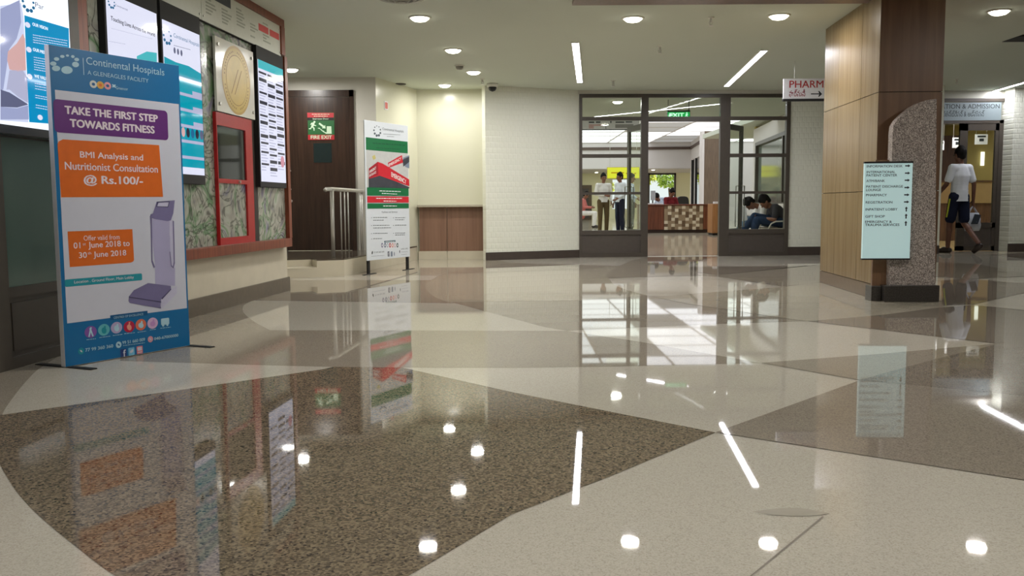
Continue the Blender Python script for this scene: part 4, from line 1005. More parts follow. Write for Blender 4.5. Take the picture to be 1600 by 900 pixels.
for (x, y_, a, b) in ((523, 547, 44, 24), (438, 534, 31, 17), (416, 497, 24, 13), (442, 461, 20, 11), (487, 441, 17, 9), (527, 434, 12, 7), (569, 442, 14, 9), (599, 465, 19, 11), (590, 504, 27, 17)):
    c_ = BN.sz(*k1(x, y_)[0]); kx = .0185 / 25
    mb.disc(c_[0], c_[1], a * kx * 1.0, b * kx * 1.1, yb(2), None, 20, .18)
bn.add('logo_dots', mb, LBL)
a, b = BN.sz(*k1(646, 452)[0]), BN.sz(*k1(654, 585)[0]); nq(LBL, [(a[0], b[1]), (a[0] + .004, b[1]), (a[0] + .004, a[1]), (a[0], a[1])], 2, 'divider', True)
def bt(s_, kk, tl_, br2, m=BT, bold=0., k=4): letters(bn, BN, s_, kk(*tl_)[0], kk(*br2)[0], m, 0, yb(k), bold=bold)
def bt2(s_, kk, l, r, hpx, m=BT, bold=0., k=4):
    """text from baseline-left l to baseline-right r, with capitals hpx tall at the left end"""
    (xl_, yl_), (xr2, yr2) = kk(*l)[0], kk(*r)[0]; s0, z0 = BN.sz(xl_, yl_); s1, z1 = BN.sz(xr2, yr2); _, zt2 = BN.sz(xl_, kk(l[0], l[1] - hpx)[0][1])
    zm = (z0 + z1) / 2; bn.add('lettering', text_bm(s_, s0, s1, zm, zm + (zt2 - z0), yb(k), bold), m, fixn=False)
bt2('Continental Hospitals', k19, (400, 262), (1285, 362), 110, LBL)
bt2('A GLENEAGLES FACILITY', k19, (412, 340), (1105, 430), 48, LBL)
for (x, y_, m) in ((478, 448, mat('badge_white', (200, 206, 200), rough=.4)), (558, 458, mat('badge_gold', (206, 164, 76), rough=.4)), (640, 466, mat('badge_pink', (214, 150, 160), rough=.4))):
    c_ = BN.sz(*k19(x, y_)[0]); bdg = bn.add('award_badge', MB().disc(c_[0], c_[1], .022, .020, yb(3), None, 20), m)
    bn.add('badge_mark', MB().disc(c_[0], c_[1], .010, .008, yb(4), None, 14), BLd if x != 558 else ORA, bdg)
bt2('Greencor', k19, (735, 505), (872, 520), 34, LBL)
c_ = BN.sz(*k19(712, 468)[0]); bn.add('leaf_mark', MB().disc(c_[0], c_[1], .014, .005, yb(3), None, 10, .6).disc(c_[0], c_[1], .014, .005, yb(3.2), None, 10, -.6), LBL)
cs_ = P(BN, k2(138, 306, 712, 362, 716, 508, 146, 476)); x0, x1 = (cs_[0][0] + cs_[3][0]) / 2, (cs_[1][0] + cs_[2][0]) / 2
nq(PUR, rrect(x0, x1, (cs_[2][1] + cs_[3][1]) / 2, (cs_[0][1] + cs_[1][1]) / 2, .022), 3, 'purple_box', True)
bt2('TAKE THE FIRST STEP', k2, (196, 386), (664, 416), 42, BT, .045)
bt2('TOWARDS FITNESS', k2, (222, 451), (648, 474), 42, BT, .045)
def cut_box(m, kk, pts, name):
    nq(m, arc(P(BN, kk(*pts[:6])), 4) + P(BN, kk(*pts[6:])), 3, name)
oq = P(BN, k2(160, 532, 165, 518, 186, 507, 670, 536, 690, 796, 178, 798))
nq(ORA, oq, 3, 'orange_box', True)
bt2('BMI Analysis and', k2, (273, 612), (590, 620), 42, BT, .015)
bt2('Nutritionist Consultation', k2, (197, 662), (664, 672), 40, BT, .015)
bt2('@ Rs.100/-', k2, (292, 745), (590, 742), 56, BT, .03)
nq(ORA, P(BN, k3(136, 185, 440, 174, 448, 318, 444, 326, 432, 331, 147, 352)), 3, 'orange_box', True)
bt2('Offer valid from', k3, (212, 228), (380, 222), 24)
bt2('01   June 2018 to', k3, (165, 274), (428, 262), 38, BT, .015); bt2('st', k3, (208, 251), (222, 250), 11)
bt2('30   June 2018', k3, (190, 318), (412, 306), 36, BT, .015); bt2('th', k3, (231, 293), (247, 292), 12)
cs_ = P(BN, k3(123, 411, 485, 381, 486, 412, 124, 447)); 
nq(TL_, rrect(cs_[0][0], cs_[1][0], (cs_[2][1] + cs_[3][1]) / 2, (cs_[0][1] + cs_[1][1]) / 2, .008), 3, 'teal_bar', True)
bt2('Location . Ground Floor, Main Lobby', k3, (168, 434), (447, 408), 18)
# printed picture of the body analyser
V1 = mat('print_violet', (116, 110, 150), rough=.35); V2 = mat('print_lilac', (168, 164, 198), rough=.35, var=.05, scale=6); V3 = mat('print_dark_violet', (74, 70, 104), rough=.35); V4 = mat('print_pale_lilac', (190, 188, 212), rough=.35)
an = nq(V2, k24(172, 190, 292, 190, 292, 300, 330, 540, 330, 660, 190, 650, 190, 520, 168, 300), 3, 'analyser_column')
nq(V4, k24(292, 190, 322, 205, 328, 530, 315, 545, 300, 520), 3.3, 'analyser_side', parent=an)
nq(V1, k24(200, 68, 328, 58, 318, 150, 300, 200, 275, 205, 178, 188, 155, 178, 156, 158, 175, 150), 4, 'analyser_head', parent=an)
nq(V3, k24(204, 68, 292, 64, 282, 108, 196, 104), 5, 'analyser_display', parent=an); nq(V4, k24(212, 76, 284, 72, 277, 102, 203, 100), 6, 'analyser_screen', parent=an)
nq(V1, k24(152, 168, 168, 175, 168, 240, 172, 480, 190, 528, 180, 534, 164, 490, 158, 240), 4, 'analyser_cable', parent=an)
nq(V1, k24(312, 200, 322, 205, 328, 500, 318, 540, 300, 522, 290, 420, 296, 420, 305, 512, 314, 525, 320, 490), 5, 'analyser_cable', parent=an)
nq(V1, k24(40, 690, 140, 640, 300, 660, 302, 684, 232, 752, 228, 800, 232, 820, 10, 780, 2, 765, 5, 735), 4, 'analyser_platform', parent=an)
nq(V4, k24(302, 684, 345, 660, 342, 712, 240, 820, 230, 800, 234, 752), 4.5, 'analyser_platform_side', parent=an)
nq(V3, k24(232, 748, 300, 680, 303, 685, 238, 756), 5.5, 'analyser_trim', parent=an); nq(V3, k24(5, 735, 232, 770, 232, 776, 5, 742), 5.5, 'analyser_trim', parent=an)
a, b = BN.sz(*k8(540, 258)[0]), BN.sz(*k8(978, 200)[0]); 
nq(BLd, [(a[0], zf - .012), (b[0], zf - .012), (b[0], zf + .014), (a[0], zf + .014)], 3, 'footer_tab', True)
bt2('CENTRES OF EXCELLENCE', k8, (582, 288), (928, 242), 26, LBL)
IC = [(312, 440, (128, 84, 160)), (467, 415, (96, 176, 186)), (615, 390, (170, 160, 196)), (763, 378, (178, 30, 66)), (900, 355, (214, 112, 84)), (1038, 337, (204, 172, 206)), (1185, 318, (44, 140, 96))]
for i, (x, y_, c) in enumerate(IC):
    p_ = BN.sz(*k8(x, y_)[0]); ico = None
    if i < 6: ico = bn.add('service_icon', MB().disc(p_[0], p_[1], .036, .032, yb(3), None, 24), mat('icon_%d' % i, c, rough=.35))
    m_ = MB()
    if i == 0: m_.poly([(p_[0] - .016, p_[1] - .024), (p_[0] - .008, p_[1] - .026), (p_[0] + .008, p_[1] + .024), (p_[0] - .002, p_[1] + .026)], yb(4), None).poly([(p_[0] + .016, p_[1] - .024), (p_[0] + .008, p_[1] - .026), (p_[0] - .008, p_[1] + .02), (p_[0] + .001, p_[1] + .022)], yb(4.2), None)
    elif i == 6: m_.poly(rrect(p_[0] - .03, p_[0] + .028, p_[1] - .018, p_[1] + .02, .006), yb(4), None).disc(p_[0] - .016, p_[1] - .02, .008, .008, yb(4.2)).disc(p_[0] + .014, p_[1] - .02, .008, .008, yb(4.2))
    elif i == 3: m_.disc(p_[0], p_[1] - .004, .014, .018, yb(4), None, 16, .5).poly([(p_[0] - .004, p_[1] + .01), (p_[0] + .004, p_[1] + .01), (p_[0] + .008, p_[1] + .026), (p_[0] - .002, p_[1] + .026)], yb(4.2), None)
    else: m_.disc(p_[0], p_[1] - .004, .015, .018, yb(4), None, 16, .3 * i).disc(p_[0] + .006, p_[1] + .012, .006, .010, yb(4.2), None, 12)
    bn.add('icon_mark', m_, (LBL, TL_, LBL, mat('icon_peach', (224, 150, 130), rough=.4), LBL, mat('icon_lilac', (188, 140, 196), rough=.4), LBL)[i], ico)
rows = []
for (x0_, y0_, x1_, y1_) in ((262, 535, 372, 522), (412, 510, 540, 492), (570, 486, 682, 470), (705, 464, 828, 452), (860, 448, 960, 432), (1005, 420, 1082, 410), (1128, 400, 1250, 386), (690, 604, 945, 570)):
    rows.append((k8(x0_, y0_)[0], k8(x1_, y1_)[0], 1.6))
bn.add('small_print', bars(BN, rows, 0, yb(4)), LBL)
bt2('77 99 360 360', k8, (248, 672), (575, 622), 40, LBL, .02); bt2('99 51 660 009', k8, (682, 585), (948, 545), 38, LBL, .02); bt2('040-67000000', k8, (1055, 538), (1338, 492), 34, LBL, .02)
for (x, y_, m) in ((200, 664, TL_), (640, 590, LBL), (1012, 525, mat('badge_pink', (214, 150, 160)))):
    p_ = BN.sz(*k8(x, y_)[0]); pbg = bn.add('phone_badge', MB().disc(p_[0], p_[1], .018, .018, yb(3), None, 18), m)
    bn.add('phone_mark', MB().disc(p_[0], p_[1], .009, .004, yb(4), None, 10, -.8), BLd if m is LBL else BW, pbg)
for (x, y_, m, s_) in ((698, 685, mat('social_navy', (38, 60, 120)), 'f'), (790, 668, mat('social_sky', (110, 180, 214)), ''), (886, 650, mat('social_rose', (214, 120, 130)), '')):
    p_ = BN.sz(*k8(x, y_)[0]); bn.add('social_icon', MB().poly(rrect(p_[0] - .02, p_[0] + .02, p_[1] - .022, p_[1] + .022, .004), yb(3), None), m)
    if s_: bn.add('lettering', text_bm('f', p_[0] - .004, p_[0] + .014, p_[1] - .022, p_[1] + .018, yb(4), .03), BW, fixn=False)
    elif x < 800: bn.add('icon_mark', MB().disc(p_[0], p_[1], .012, .008, yb(4), None, 12, .4).disc(p_[0] + .006, p_[1] + .006, .006, .006, yb(4.2), None, 10), BW)
    else: bn.add('icon_mark', MB().poly(rrect(p_[0] - .014, p_[0] + .014, p_[1] - .004, p_[1] + .016, .002), yb(4), None).box(p_[0] - .014, p_[0] + .014, yb(4.2), yb(4), p_[1] - .016, p_[1] - .010), BW)
for a, b in (((60, 569), (147, 577.5)), ((286, 539.6), (332, 543))):
    pa_, pb_ = G(*a), G(*b); dv = (pb_ - pa_).normalized(); nv = Vector((-dv.y, dv.x, 0)) * .02
    loc = []
    for q in (pa_ - nv, pb_ - nv, pb_ + nv, pa_ + nv):
        r2 = Vector((q.x, q.y)) - BN.P; loc.append((r2.dot(BN.u), r2.dot(BN.v)))
    bn.add('foot', MB().flat(loc, 0.0, .005), M_blackm)

# ------------------------------------------------------------------ emergency banner by the stage
e0_, e1_ = G(576, 429), G(641, 421)
EB = Fr((e0_.x, e0_.y), (e1_.x, e1_.y)); ew = (e1_ - e0_).length
ezb, ezt = (EB.z(572, 407) + EB.z(641, 401.5)) / 2, (EB.z(575, 188) + EB.z(640, 197)) / 2
eb = Thing('emergency_banner', 'tall white and green emergency services banner standing by the stage', 'banner', EB, (ew / 2, .01, 0))
eb.add('panel', MB().box(-.025, ew + .0, 0, .012, ezb, ezt, .002), mat('banner_vinyl', (214, 220, 226), rough=.4, var=.01))
GRN = mat('banner_green', (20, 108, 62), rough=.35, var=.04); ERD = mat('banner_red', (200, 36, 50), rough=.35); ETX = mat('banner_grey_text', (100, 108, 112), rough=.5); ESK = mat('picture_grey', (186, 188, 186), rough=.5); EDK = mat('picture_dark', (56, 58, 66), rough=.5, var=.2, scale=8); EWT = mat('banner_white_text', (230, 236, 232), rough=.4)
ye = lambda k: -.0007 * k
def eq(m, pts, k, name): return eb.add(name, MB().poly(P(EB, pts), ye(k), None), m)
def band(m, t_, b_, name, k=1):
    z1_ = (EB.z(*k7(55, t_[0])[0]) + EB.z(*k7(285, t_[1])[0])) / 2; z0_ = (EB.z(*k7(55, b_[0])[0]) + EB.z(*k7(287, b_[1])[0])) / 2
    eb.add(name, MB().poly([(.0, z0_), (ew - .012, z0_), (ew - .012, z1_), (.0, z1_)], ye(k), None), m); return z0_, z1_
logo(eb, EB, *EB.sz(*k7(106, 88)[0]), .07, ye(1), mat('logo_slate', (70, 84, 92), rough=.5))
def et(s_, kk, l, r, hpx, m, bold=0., k=3):
    (xl_, yl_), (xr2, yr2) = kk(*l)[0], kk(*r)[0]; s0, z0 = EB.sz(xl_, yl_); s1, z1 = EB.sz(xr2, yr2); _, zt2 = EB.sz(xl_, kk(l[0], l[1] - hpx)[0][1])
    zm = (z0 + z1) / 2; eb.add('lettering', text_bm(s_, s0, s1, zm, zm + (zt2 - z0), ye(k), bold), m, fixn=False)
et('Continental Hospitals', k7, (135, 92), (254, 98), 18, ETX)
eb.add('small_print', bars(EB, [(k7(140, 106)[0], k7(235, 112)[0], 1.4), (k7(160, 120)[0], k7(200, 122)[0], 1.2)], 0, ye(2)), ETX)
band(GRN, (125, 150), (195, 217), 'green_band')
eb.add('small_print', bars(EB, [(k7(80, 160)[0], k7(262, 172)[0], 3.2), (k7(100, 186)[0], k7(235, 194)[0], 2.4)], 0, ye(2)), mat('banner_dark_green', (14, 78, 48), rough=.4))
band(ESK, (195, 217), (405, 415), 'picture', 1)
eq(EDK, k7(57, 350, 110, 330, 286, 405, 287, 412, 57, 408), 2, 'picture_canopy_shadow')
eq(mat('picture_blue_grey', (120, 132, 150), rough=.5), k7(250, 240, 286, 225, 286, 300, 262, 290), 2, 'picture_window'); eq(EDK, k7(248, 250, 286, 232, 286, 262, 252, 290), 2.5, 'picture_gutter')
eq(mat('picture_gold', (190, 180, 110), rough=.5), k7(76, 232, 92, 222, 98, 244, 84, 252), 2, 'picture_emblem')
eq(ERD, k7(58, 300, 108, 262, 136, 272, 285, 362, 286, 400, 118, 340, 58, 358), 3, 'picture_red_canopy')
eq(mat('picture_deep_red', (160, 24, 40), rough=.4), k7(58, 300, 108, 262, 112, 335, 58, 358), 3.5, 'picture_canopy_side')
eq(ERD, k7(165, 268, 244, 224, 250, 266, 170, 296), 4, 'picture_red_sign')
def slant(s_, a, b, hpx, k, m=EWT):
    s0, z0 = EB.sz(*k7(*a)[0]); s1, z1 = EB.sz(*k7(*b)[0]); hz = EB.z(*k7(a[0], a[1] - hpx)[0]) - z0
    bm = text_bm(s_, 0, 1, 0, hz, ye(k), .02)
    for v in bm.verts: v.co = Vector((s0 + (s1 - s0) * v.co.x, v.co.y, z0 + (z1 - z0) * v.co.x + v.co.z))
    eb.add('lettering', bm, m, fixn=False)
slant('EMERGENCY', (170, 290), (240, 252), 17, 5); slant('EMERGENCY', (184, 345), (268, 388), 26, 5); slant('EMERGENCY', (61, 328), (98, 303), 16, 5); slant('ENTRANCE', (61, 348), (98, 326), 14, 5)
band(GRN, (408, 410), (452, 454), 'green_band', 6); band(ERD, (457, 457), (492, 491), 'red_band', 6); band(GRN, (497, 495), (525, 523), 'green_band', 6)
eb.add('small_print', bars(EB, [(k7(116, 428)[0], k7(236, 432)[0], 2.6), (k7(130, 442)[0], k7(216, 446)[0], 2.2), (k7(98, 470)[0], k7(246, 470)[0], 2.4), (k7(140, 485)[0], k7(212, 486)[0], 2.4), (k7(138, 513)[0], k7(214, 513)[0], 2.6)], 0, ye(8)), EWT)
et('Facilities and Services', k22, (298, 104), (496, 102), 24, ETX)
rows = []
for (x0_, y0_, x1_) in ((188, 168, 372), (188, 202, 330), (188, 268, 395), (188, 300, 415), (188, 370, 372), (188, 438, 302), (468, 170, 598), (468, 196, 586), (468, 266, 612), (468, 366, 596), (468, 390, 592)):
    rows.append((k22(x0_, y0_)[0], k22(x1_, y0_ - (x1_ - x0_) * .01)[0], 2.0))
for (x0_, y0_) in ((162, 170), (162, 270), (162, 372), (162, 440), (442, 170), (442, 268), (442, 368)): rows.append((k22(x0_, y0_)[0], k22(x0_ + 10, y0_)[0], 1.8))
rows += [(k22(165, 660)[0], k22(330, 648)[0], .8), (k22(548, 605)[0], k22(630, 600)[0], .8), (k22(548, 638)[0], k22(620, 632)[0], .8)]
eb.add('small_print', bars(EB, rows, 0, ye(2)), ETX)
a, b = EB.sz(*k22(330, 484)[0]), EB.sz(*k22(472, 452)[0]); eb.add('slate_tab', MB().poly([(a[0], a[1]), (b[0], a[1]), (b[0], b[1]), (a[0], b[1])], ye(2), None), mat('tab_slate', (72, 104, 118), rough=.4))
eb.add('small_print', bars(EB, [(k22(345, 474)[0], k22(460, 472)[0], 1.6)], 0, ye(3)), EWT)
for i, (x, c) in enumerate(((303, (120, 116, 150)), (340, (92, 104, 136)), (371, (170, 176, 188)), (403, (186, 52, 66)), (436, (216, 150, 140)), (467, (206, 180, 190)), (498, (70, 84, 92)))):
    p_ = EB.sz(*k22(x, 517)[0]); ico = eb.add('service_icon', MB().disc(p_[0], p_[1], .022, .030, ye(2), None, 16), mat('small_icon_%d' % i, c, rough=.4)); eb.add('icon_mark', MB().disc(p_[0], p_[1], .009, .014, ye(3), None, 10), EWT, ico)
et('77 99 360 360', k22, (198, 618), (328, 608), 18, ETX)
p_ = EB.sz(*k22(176, 612)[0]); eb.add('phone_mark', MB().disc(p_[0], p_[1], .012, .022, ye(2), None, 12, -.4), M_inkg)
for x, s_ in ((385, 'f'), (424, ''), (458, '')):
    p_ = EB.sz(*k22(x, 628)[0])
    if x < 450: eb.add('social_icon', MB().poly(rrect(p_[0] - .02, p_[0] + .02, p_[1] - .032, p_[1] + .032, .004), ye(2), None), mat('social_dark', (44, 54, 84), rough=.4) if s_ else mat('social_slate', (120, 132, 150), rough=.4))
    else: eb.add('social_icon', MB().disc(p_[0], p_[1], .010, .028, ye(2), None, 12), mat('social_slate', (120, 132, 150)))
    if s_: eb.add('lettering', text_bm('f', p_[0] - .006, p_[0] + .012, p_[1] - .028, p_[1] + .026, ye(3), .03), EWT, fixn=False)
p_ = EB.sz(*k22(526, 598)[0]); eb.add('corner_mark', MB().disc(p_[0], p_[1], .008, .02, ye(2), None, 10), M_inkg)
et('LEVEL CARE', k22, (545, 574), (630, 566), 16, ETX)
for s_ in (.03, ew - .03):
    eb.add('leg', MB().box(s_ - .022, s_ + .022, .013, .035, 0.004, ezb + .25), M_blackm)
    eb.add('foot', MB().flat([(s_ - .16, -.035), (s_ + .17, .02), (s_ + .17, .06), (s_ - .16, .0)], 0, .006), M_blackm)

# ------------------------------------------------------------------ steel handrail on the stage edge
hr = Thing('handrail', 'steel handrail with thin balusters on the edge of the stage', 'handrail', W, (-1.9, 11.4, PLH))
def hp_(px_x, px_y): return G(px_x, px_y, PLH)
r0_, r1_ = hp_(521, 401), hp_(569, 391)
dirr = (r1_ - r0_); zt = PLH + .80
fzt = Fr((r0_.x, r0_.y), (r1_.x, r1_.y)).z(518, 296)
end = r0_ + dirr * 1.15
hr.add('post', MB().tube([r0_, (r0_.x, r0_.y, fzt)], .024, 14), M_steel, smooth=True)
hr.add('post', MB().tube([(end.x, end.y, PLH), (end.x, end.y, fzt)], .024, 14), M_steel, smooth=True)
hr.add('top_rail', MB().tube([(r0_.x - .06, r0_.y - .12, fzt - .012), (r0_.x - .05, r0_.y - .1, fzt), (r0_.x, r0_.y, fzt + .005), (end.x, end.y, fzt + .005), (end.x + .05, end.y + .2, fzt + .005)], .024, 14), M_steel, smooth=True)
for t_ in (.25, .37, .48, .90, .96, 1.02):
    q = r0_ + dirr * t_; hr.add('baluster', MB().tube([(q.x, q.y, PLH), (q.x, q.y, fzt)], .0085, 8), M_steel, smooth=True)

# ------------------------------------------------------------------ lobby furniture and signs
DKF = Fr((3.75, 26.25), (5.84, 26.2))
ds = lambda p_: DKF.s(p_, 340)
dk = Thing('reception_desk', 'wooden reception desk with a chequered tile front, seen through the doorway', 'desk', DKF, (1.0, 0, 0))
dR = ds(1112); dtop = DKF.z(1060, 319)
dk.add('body', MB().box(0, dR, 0.03, .7, .1, dtop - .04), M_desk)
dk.add('kick_base', MB().box(.02, dR - .02, .06, .66, 0, .1), mat('dark_brown', (52, 34, 26), rough=.5))
dk.add('worktop', MB().box(-.03, dR + .03, -.02, .74, dtop - .04, dtop, .006), M_desk)
c0, c1 = ds(1038), ds(1098.5); cz0, cz1 = DKF.z(1060, 359), DKF.z(1060, 321.5)
dk.add('panel', MB().box(0, c0 - .01, .012, .03, .1, dtop - .05), M_desk); dk.add('panel', MB().box(c1 + .01, dR, .012, .03, .1, dtop - .05), M_desk)
nx, nz = 11, 8
LIGHT_T = ((0, 4, 8), (2, 6, 9), (0, 4, 8), (2, 6, 9), (3, 7, 10), (1, 5, 8), (3, 7, 10), (1, 5, 8, 10))
mb = MB(); tone = []
for i in range(nx):
    for j in range(nz):
        tone.append(1 if i in LIGHT_T[j] else (2 if (i * 5 + j * 3) % 7 in (0, 3) else 0))
        mb.box(c0 + (c1 - c0) * i / nx, c0 + (c1 - c0) * (i + 1) / nx, .004, .03, cz0 + (cz1 - cz0) * j / nz, cz0 + (cz1 - cz0) * (j + 1) / nz)
ck = dk.add('chequer_front', mb, mat('chequer_tan', (150, 130, 104), rough=.4))
ck.data.materials.append(mat('chequer_cream', (216, 204, 180), rough=.4)); ck.data.materials.append(mat('chequer_brown', (104, 82, 60), rough=.4))
for p_ in ck.data.polygons: p_.material_index = tone[p_.index // 6]
mo = Thing('monitor', 'grey computer monitor standing on the left end of the reception desk', 'monitor', DKF, (ds(1022), .3, dtop))
mo.add('screen_housing', MB().box(ds(1018.5), ds(1026), .28, .32, dtop + .12, dtop + .40, .006), mat('monitor_grey', (168, 170, 174), rough=.4))
mo.add('stand', MB().tube([(ds(1022), .33, dtop + .006), (ds(1022), .33, dtop + .25)], .02, 8).lathe((ds(1022), .33, dtop), [(.001, 0), (.09, 0), (.09, .01), (.001, .012)], 20), M_black)
for i, (px, lab) in enumerate(((1017, 'white paper stack on the reception desk, near the monitor'), (1030, 'white paper stack on the reception desk, before the seated staff'))):
    t = Thing('paper_stack', lab, 'paper', DKF, (ds(px), .12, dtop), 'paper stacks on the reception desk')
    for k in range(3): t.add('sheet', MB().box(ds(px) - .12 + .01 * k, ds(px) + .1 + .008 * k, .04, .19, dtop + .001 + .012 * k, dtop + .011 + .012 * k), M_white)
sc_ = Thing('side_cabinet', 'tan wooden cabinet with a white paper on top, right of the reception desk', 'cabinet', W, (5.66, 24.3, 0))
xa, xb = (1113 - 800) / FPX * 24, (1135 - 800) / FPX * 24
M_tanw = wood('orange_tan_wood', (150, 104, 62), (176, 126, 80), rough=.4)
sc_.add('carcass', MB().box(xa, xb, 24.0, 24.6, .06, .84, .004), M_tanw); sc_.add('kick_base', MB().box(xa + .02, xb - .02, 24.05, 24.55, 0, .06), M_blackm)
sc_.add('door', MB().box(xa + .015, xb - .015, 23.985, 24.0, .1, .81), M_tanw)
t = Thing('paper_roll', 'crumpled white paper on the tan side cabinet', 'paper', W, ((xa + xb) / 2, 24.2, .84))
t.add('sheet', MB().flat([(xa + .05, 24.05), (xb - .06, 24.03), (xb - .02, 24.35), (xa + .1, 24.4)], .84, .9), M_white)
es = Thing('leaning_board', 'white board leaning beside the left end of the reception desk', 'board', W, (3.62, 25.0, 0))
es.add('board', MB().box(3.56, 3.7, 24.98, 25.0, .35, 1.35), M_white)
es.add('leg', MB().tube([(3.56, 25.02, 0), (3.64, 25.03, 1.3)], .015, 6), M_steel); es.add('leg', MB().tube([(3.74, 25.02, 0), (3.66, 25.03, 1.3)], .015, 6), M_steel); es.add('leg', MB().tube([(3.65, 25.3, 0), (3.65, 25.04, 1.25)], .015, 6), M_steel)

YF = Fr((0, 38), (1, 38))
a, b = YF.sz(949.5, 262), YF.sz(998.5, 278)
ys = Thing('yellow_sign', 'glowing yellow hanging sign in the lobby above the standing men', 'sign', YF, ((a[0] + b[0]) / 2, 0, b[1]))
ys.add('casing', MB().box(a[0] - .02, b[0] + .02, .004, .12, b[1] - .02, a[1] + .02), mat('yellow_case', (200, 190, 40), rough=.4))
ys.add('lit_face', MB().box(a[0], b[0], 0, .004, b[1], a[1]), glow('sign_yellow', (232, 232, 60), 1.0))
ys.add('print', bars(YF, [((955, 271), (975, 271), 4), ((978, 272), (994, 272), 4)], 0, -.004), glow('sign_amber', (214, 170, 40), .7))
for x_ in (a[0] + .1, b[0] - .1): ys.add('hanging_rod', MB().tube([(x_, .06, a[1] + .02), (x_, .06, 3.9)], .01, 6), M_steel)
HF = Fr((0, 17.2), (1, 17.25))
a, b = HF.sz(903, 184), HF.sz(999, 202)
hs = Thing('hanging_direction_sign', 'white hanging direction sign with small arrows behind the left glass panes', 'sign', HF, ((a[0] + b[0]) / 2, 0, b[1]))
hs.add('board', MB().box(a[0], b[0], 0, .04, b[1], a[1]), mat('sign_grey_white', (186, 184, 182), rough=.4))
hs.add('edge_bar', MB().box(a[0], b[0], -.006, .046, b[1] - .014, b[1]), M_blackm)
c10 = crop(900, 140, 9.0)
hs.add('print', bars(HF, [(c10(180, 470)[0], c10(345, 468)[0], 4.5), (c10(555, 468)[0], c10(790, 462)[0], 4.0)], 0, -.002), M_inkg)
r_ = P(HF, c10(178, 488, 395, 488, 395, 508, 250, 512, 250, 548, 178, 548)); hs.add('red_tint', MB().poly(r_, -.0015, None), mat('sign_rose', (176, 140, 136), rough=.5))
r_ = P(HF, c10(552, 488, 808, 486, 808, 535, 552, 540)); hs.add('grey_tint', MB().poly(r_, -.0015, None), mat('sign_grey', (120, 116, 112), rough=.5))
for x_, up in ((490, -1), (420, 1)):
    s_, z_ = HF.sz(*c10(x_, 440 if up < 0 else 515)[0]); h_ = .05 * up
    hs.add('arrow', MB().poly([(s_ - .005, z_ - h_), (s_ + .005, z_ - h_), (s_ + .005, z_ + h_ * .2), (s_ + .02, z_ + h_ * .2), (s_, z_ + h_), (s_ - .02, z_ + h_ * .2), (s_ - .005, z_ + h_ * .2)], -.002, None), M_ink)
for f_ in (.1, .5, .9): hs.add('hanging_rod', MB().tube([(a[0] + (b[0] - a[0]) * f_, .02, a[1]), (a[0] + (b[0] - a[0]) * f_, .02, H)], .004, 6), M_steel)
# brown door in the far wall
d7 = struct('door_7', MB().box((896 - 800) / FPX * 50.9, (925 - 800) / FPX * 50.9, 50.9, 51.0, 0, 1.95), mat('far_door_brown', (92, 76, 56), rough=.5))
struct('door_panel', MB().box((906 - 800) / FPX * 50.9, (920 - 800) / FPX * 50.9, 50.86, 50.9, .1, 1.75), mat('far_door_grey', (70, 64, 60), rough=.3), parent=d7)
# garden trees outside the far windows
LEAF = [mat('leaf_yellow_green', (214, 222, 96), rough=.7, var=.3, scale=6), mat('leaf_green', (176, 204, 96), rough=.7, var=.3, scale=6)]
def tree(x, y_, h, r, m, label):
    t = Thing('tree', label, 'tree', W, (x, y_, -.05), 'garden trees outside the lobby')
    t.add('trunk', MB().tube([(x, y_, -.05), (x + .05, y_, h * .4), (x - .05, y_, h * .75)], .12, 8, .06), M_brown, smooth=True)
    mb = MB(); rr = random.Random(int(x * 100)); 
    for i in range(420):
        a, bb = rr.uniform(0, 6.28), rr.uniform(-1, 1); q = r * rr.uniform(.35, 1) ** .5
        c = Vector((x + q * math.cos(a) * (1 - bb * bb) ** .5, y_ + q * math.sin(a) * (1 - bb * bb) ** .5, h + q * .75 * bb))
        u = Vector((rr.uniform(-1, 1), rr.uniform(-1, 1), rr.uniform(-1, 1))).normalized() * .16; v = u.cross(Vector((rr.uniform(-1, 1), rr.uniform(-1, 1), 1))).normalized() * .09
        mb.bm.faces.new([mb.bm.verts.new(p_) for p_ in (c - u, c + v, c + u, c - v)])
    t.add('foliage', mb, m, fixn=False)
tree(8.1, 56, 2.6, .9, LEAF[0], 'yellow green tree outside the lobby window, at its left side')
tree(10.2, 58, 2.5, .9, LEAF[1], 'green tree outside the lobby window, at its right side')
tree(6.0, 59.5, 2.0, .9, LEAF[0], 'yellow green tree outside the narrow lobby window beneath the yellow sign')
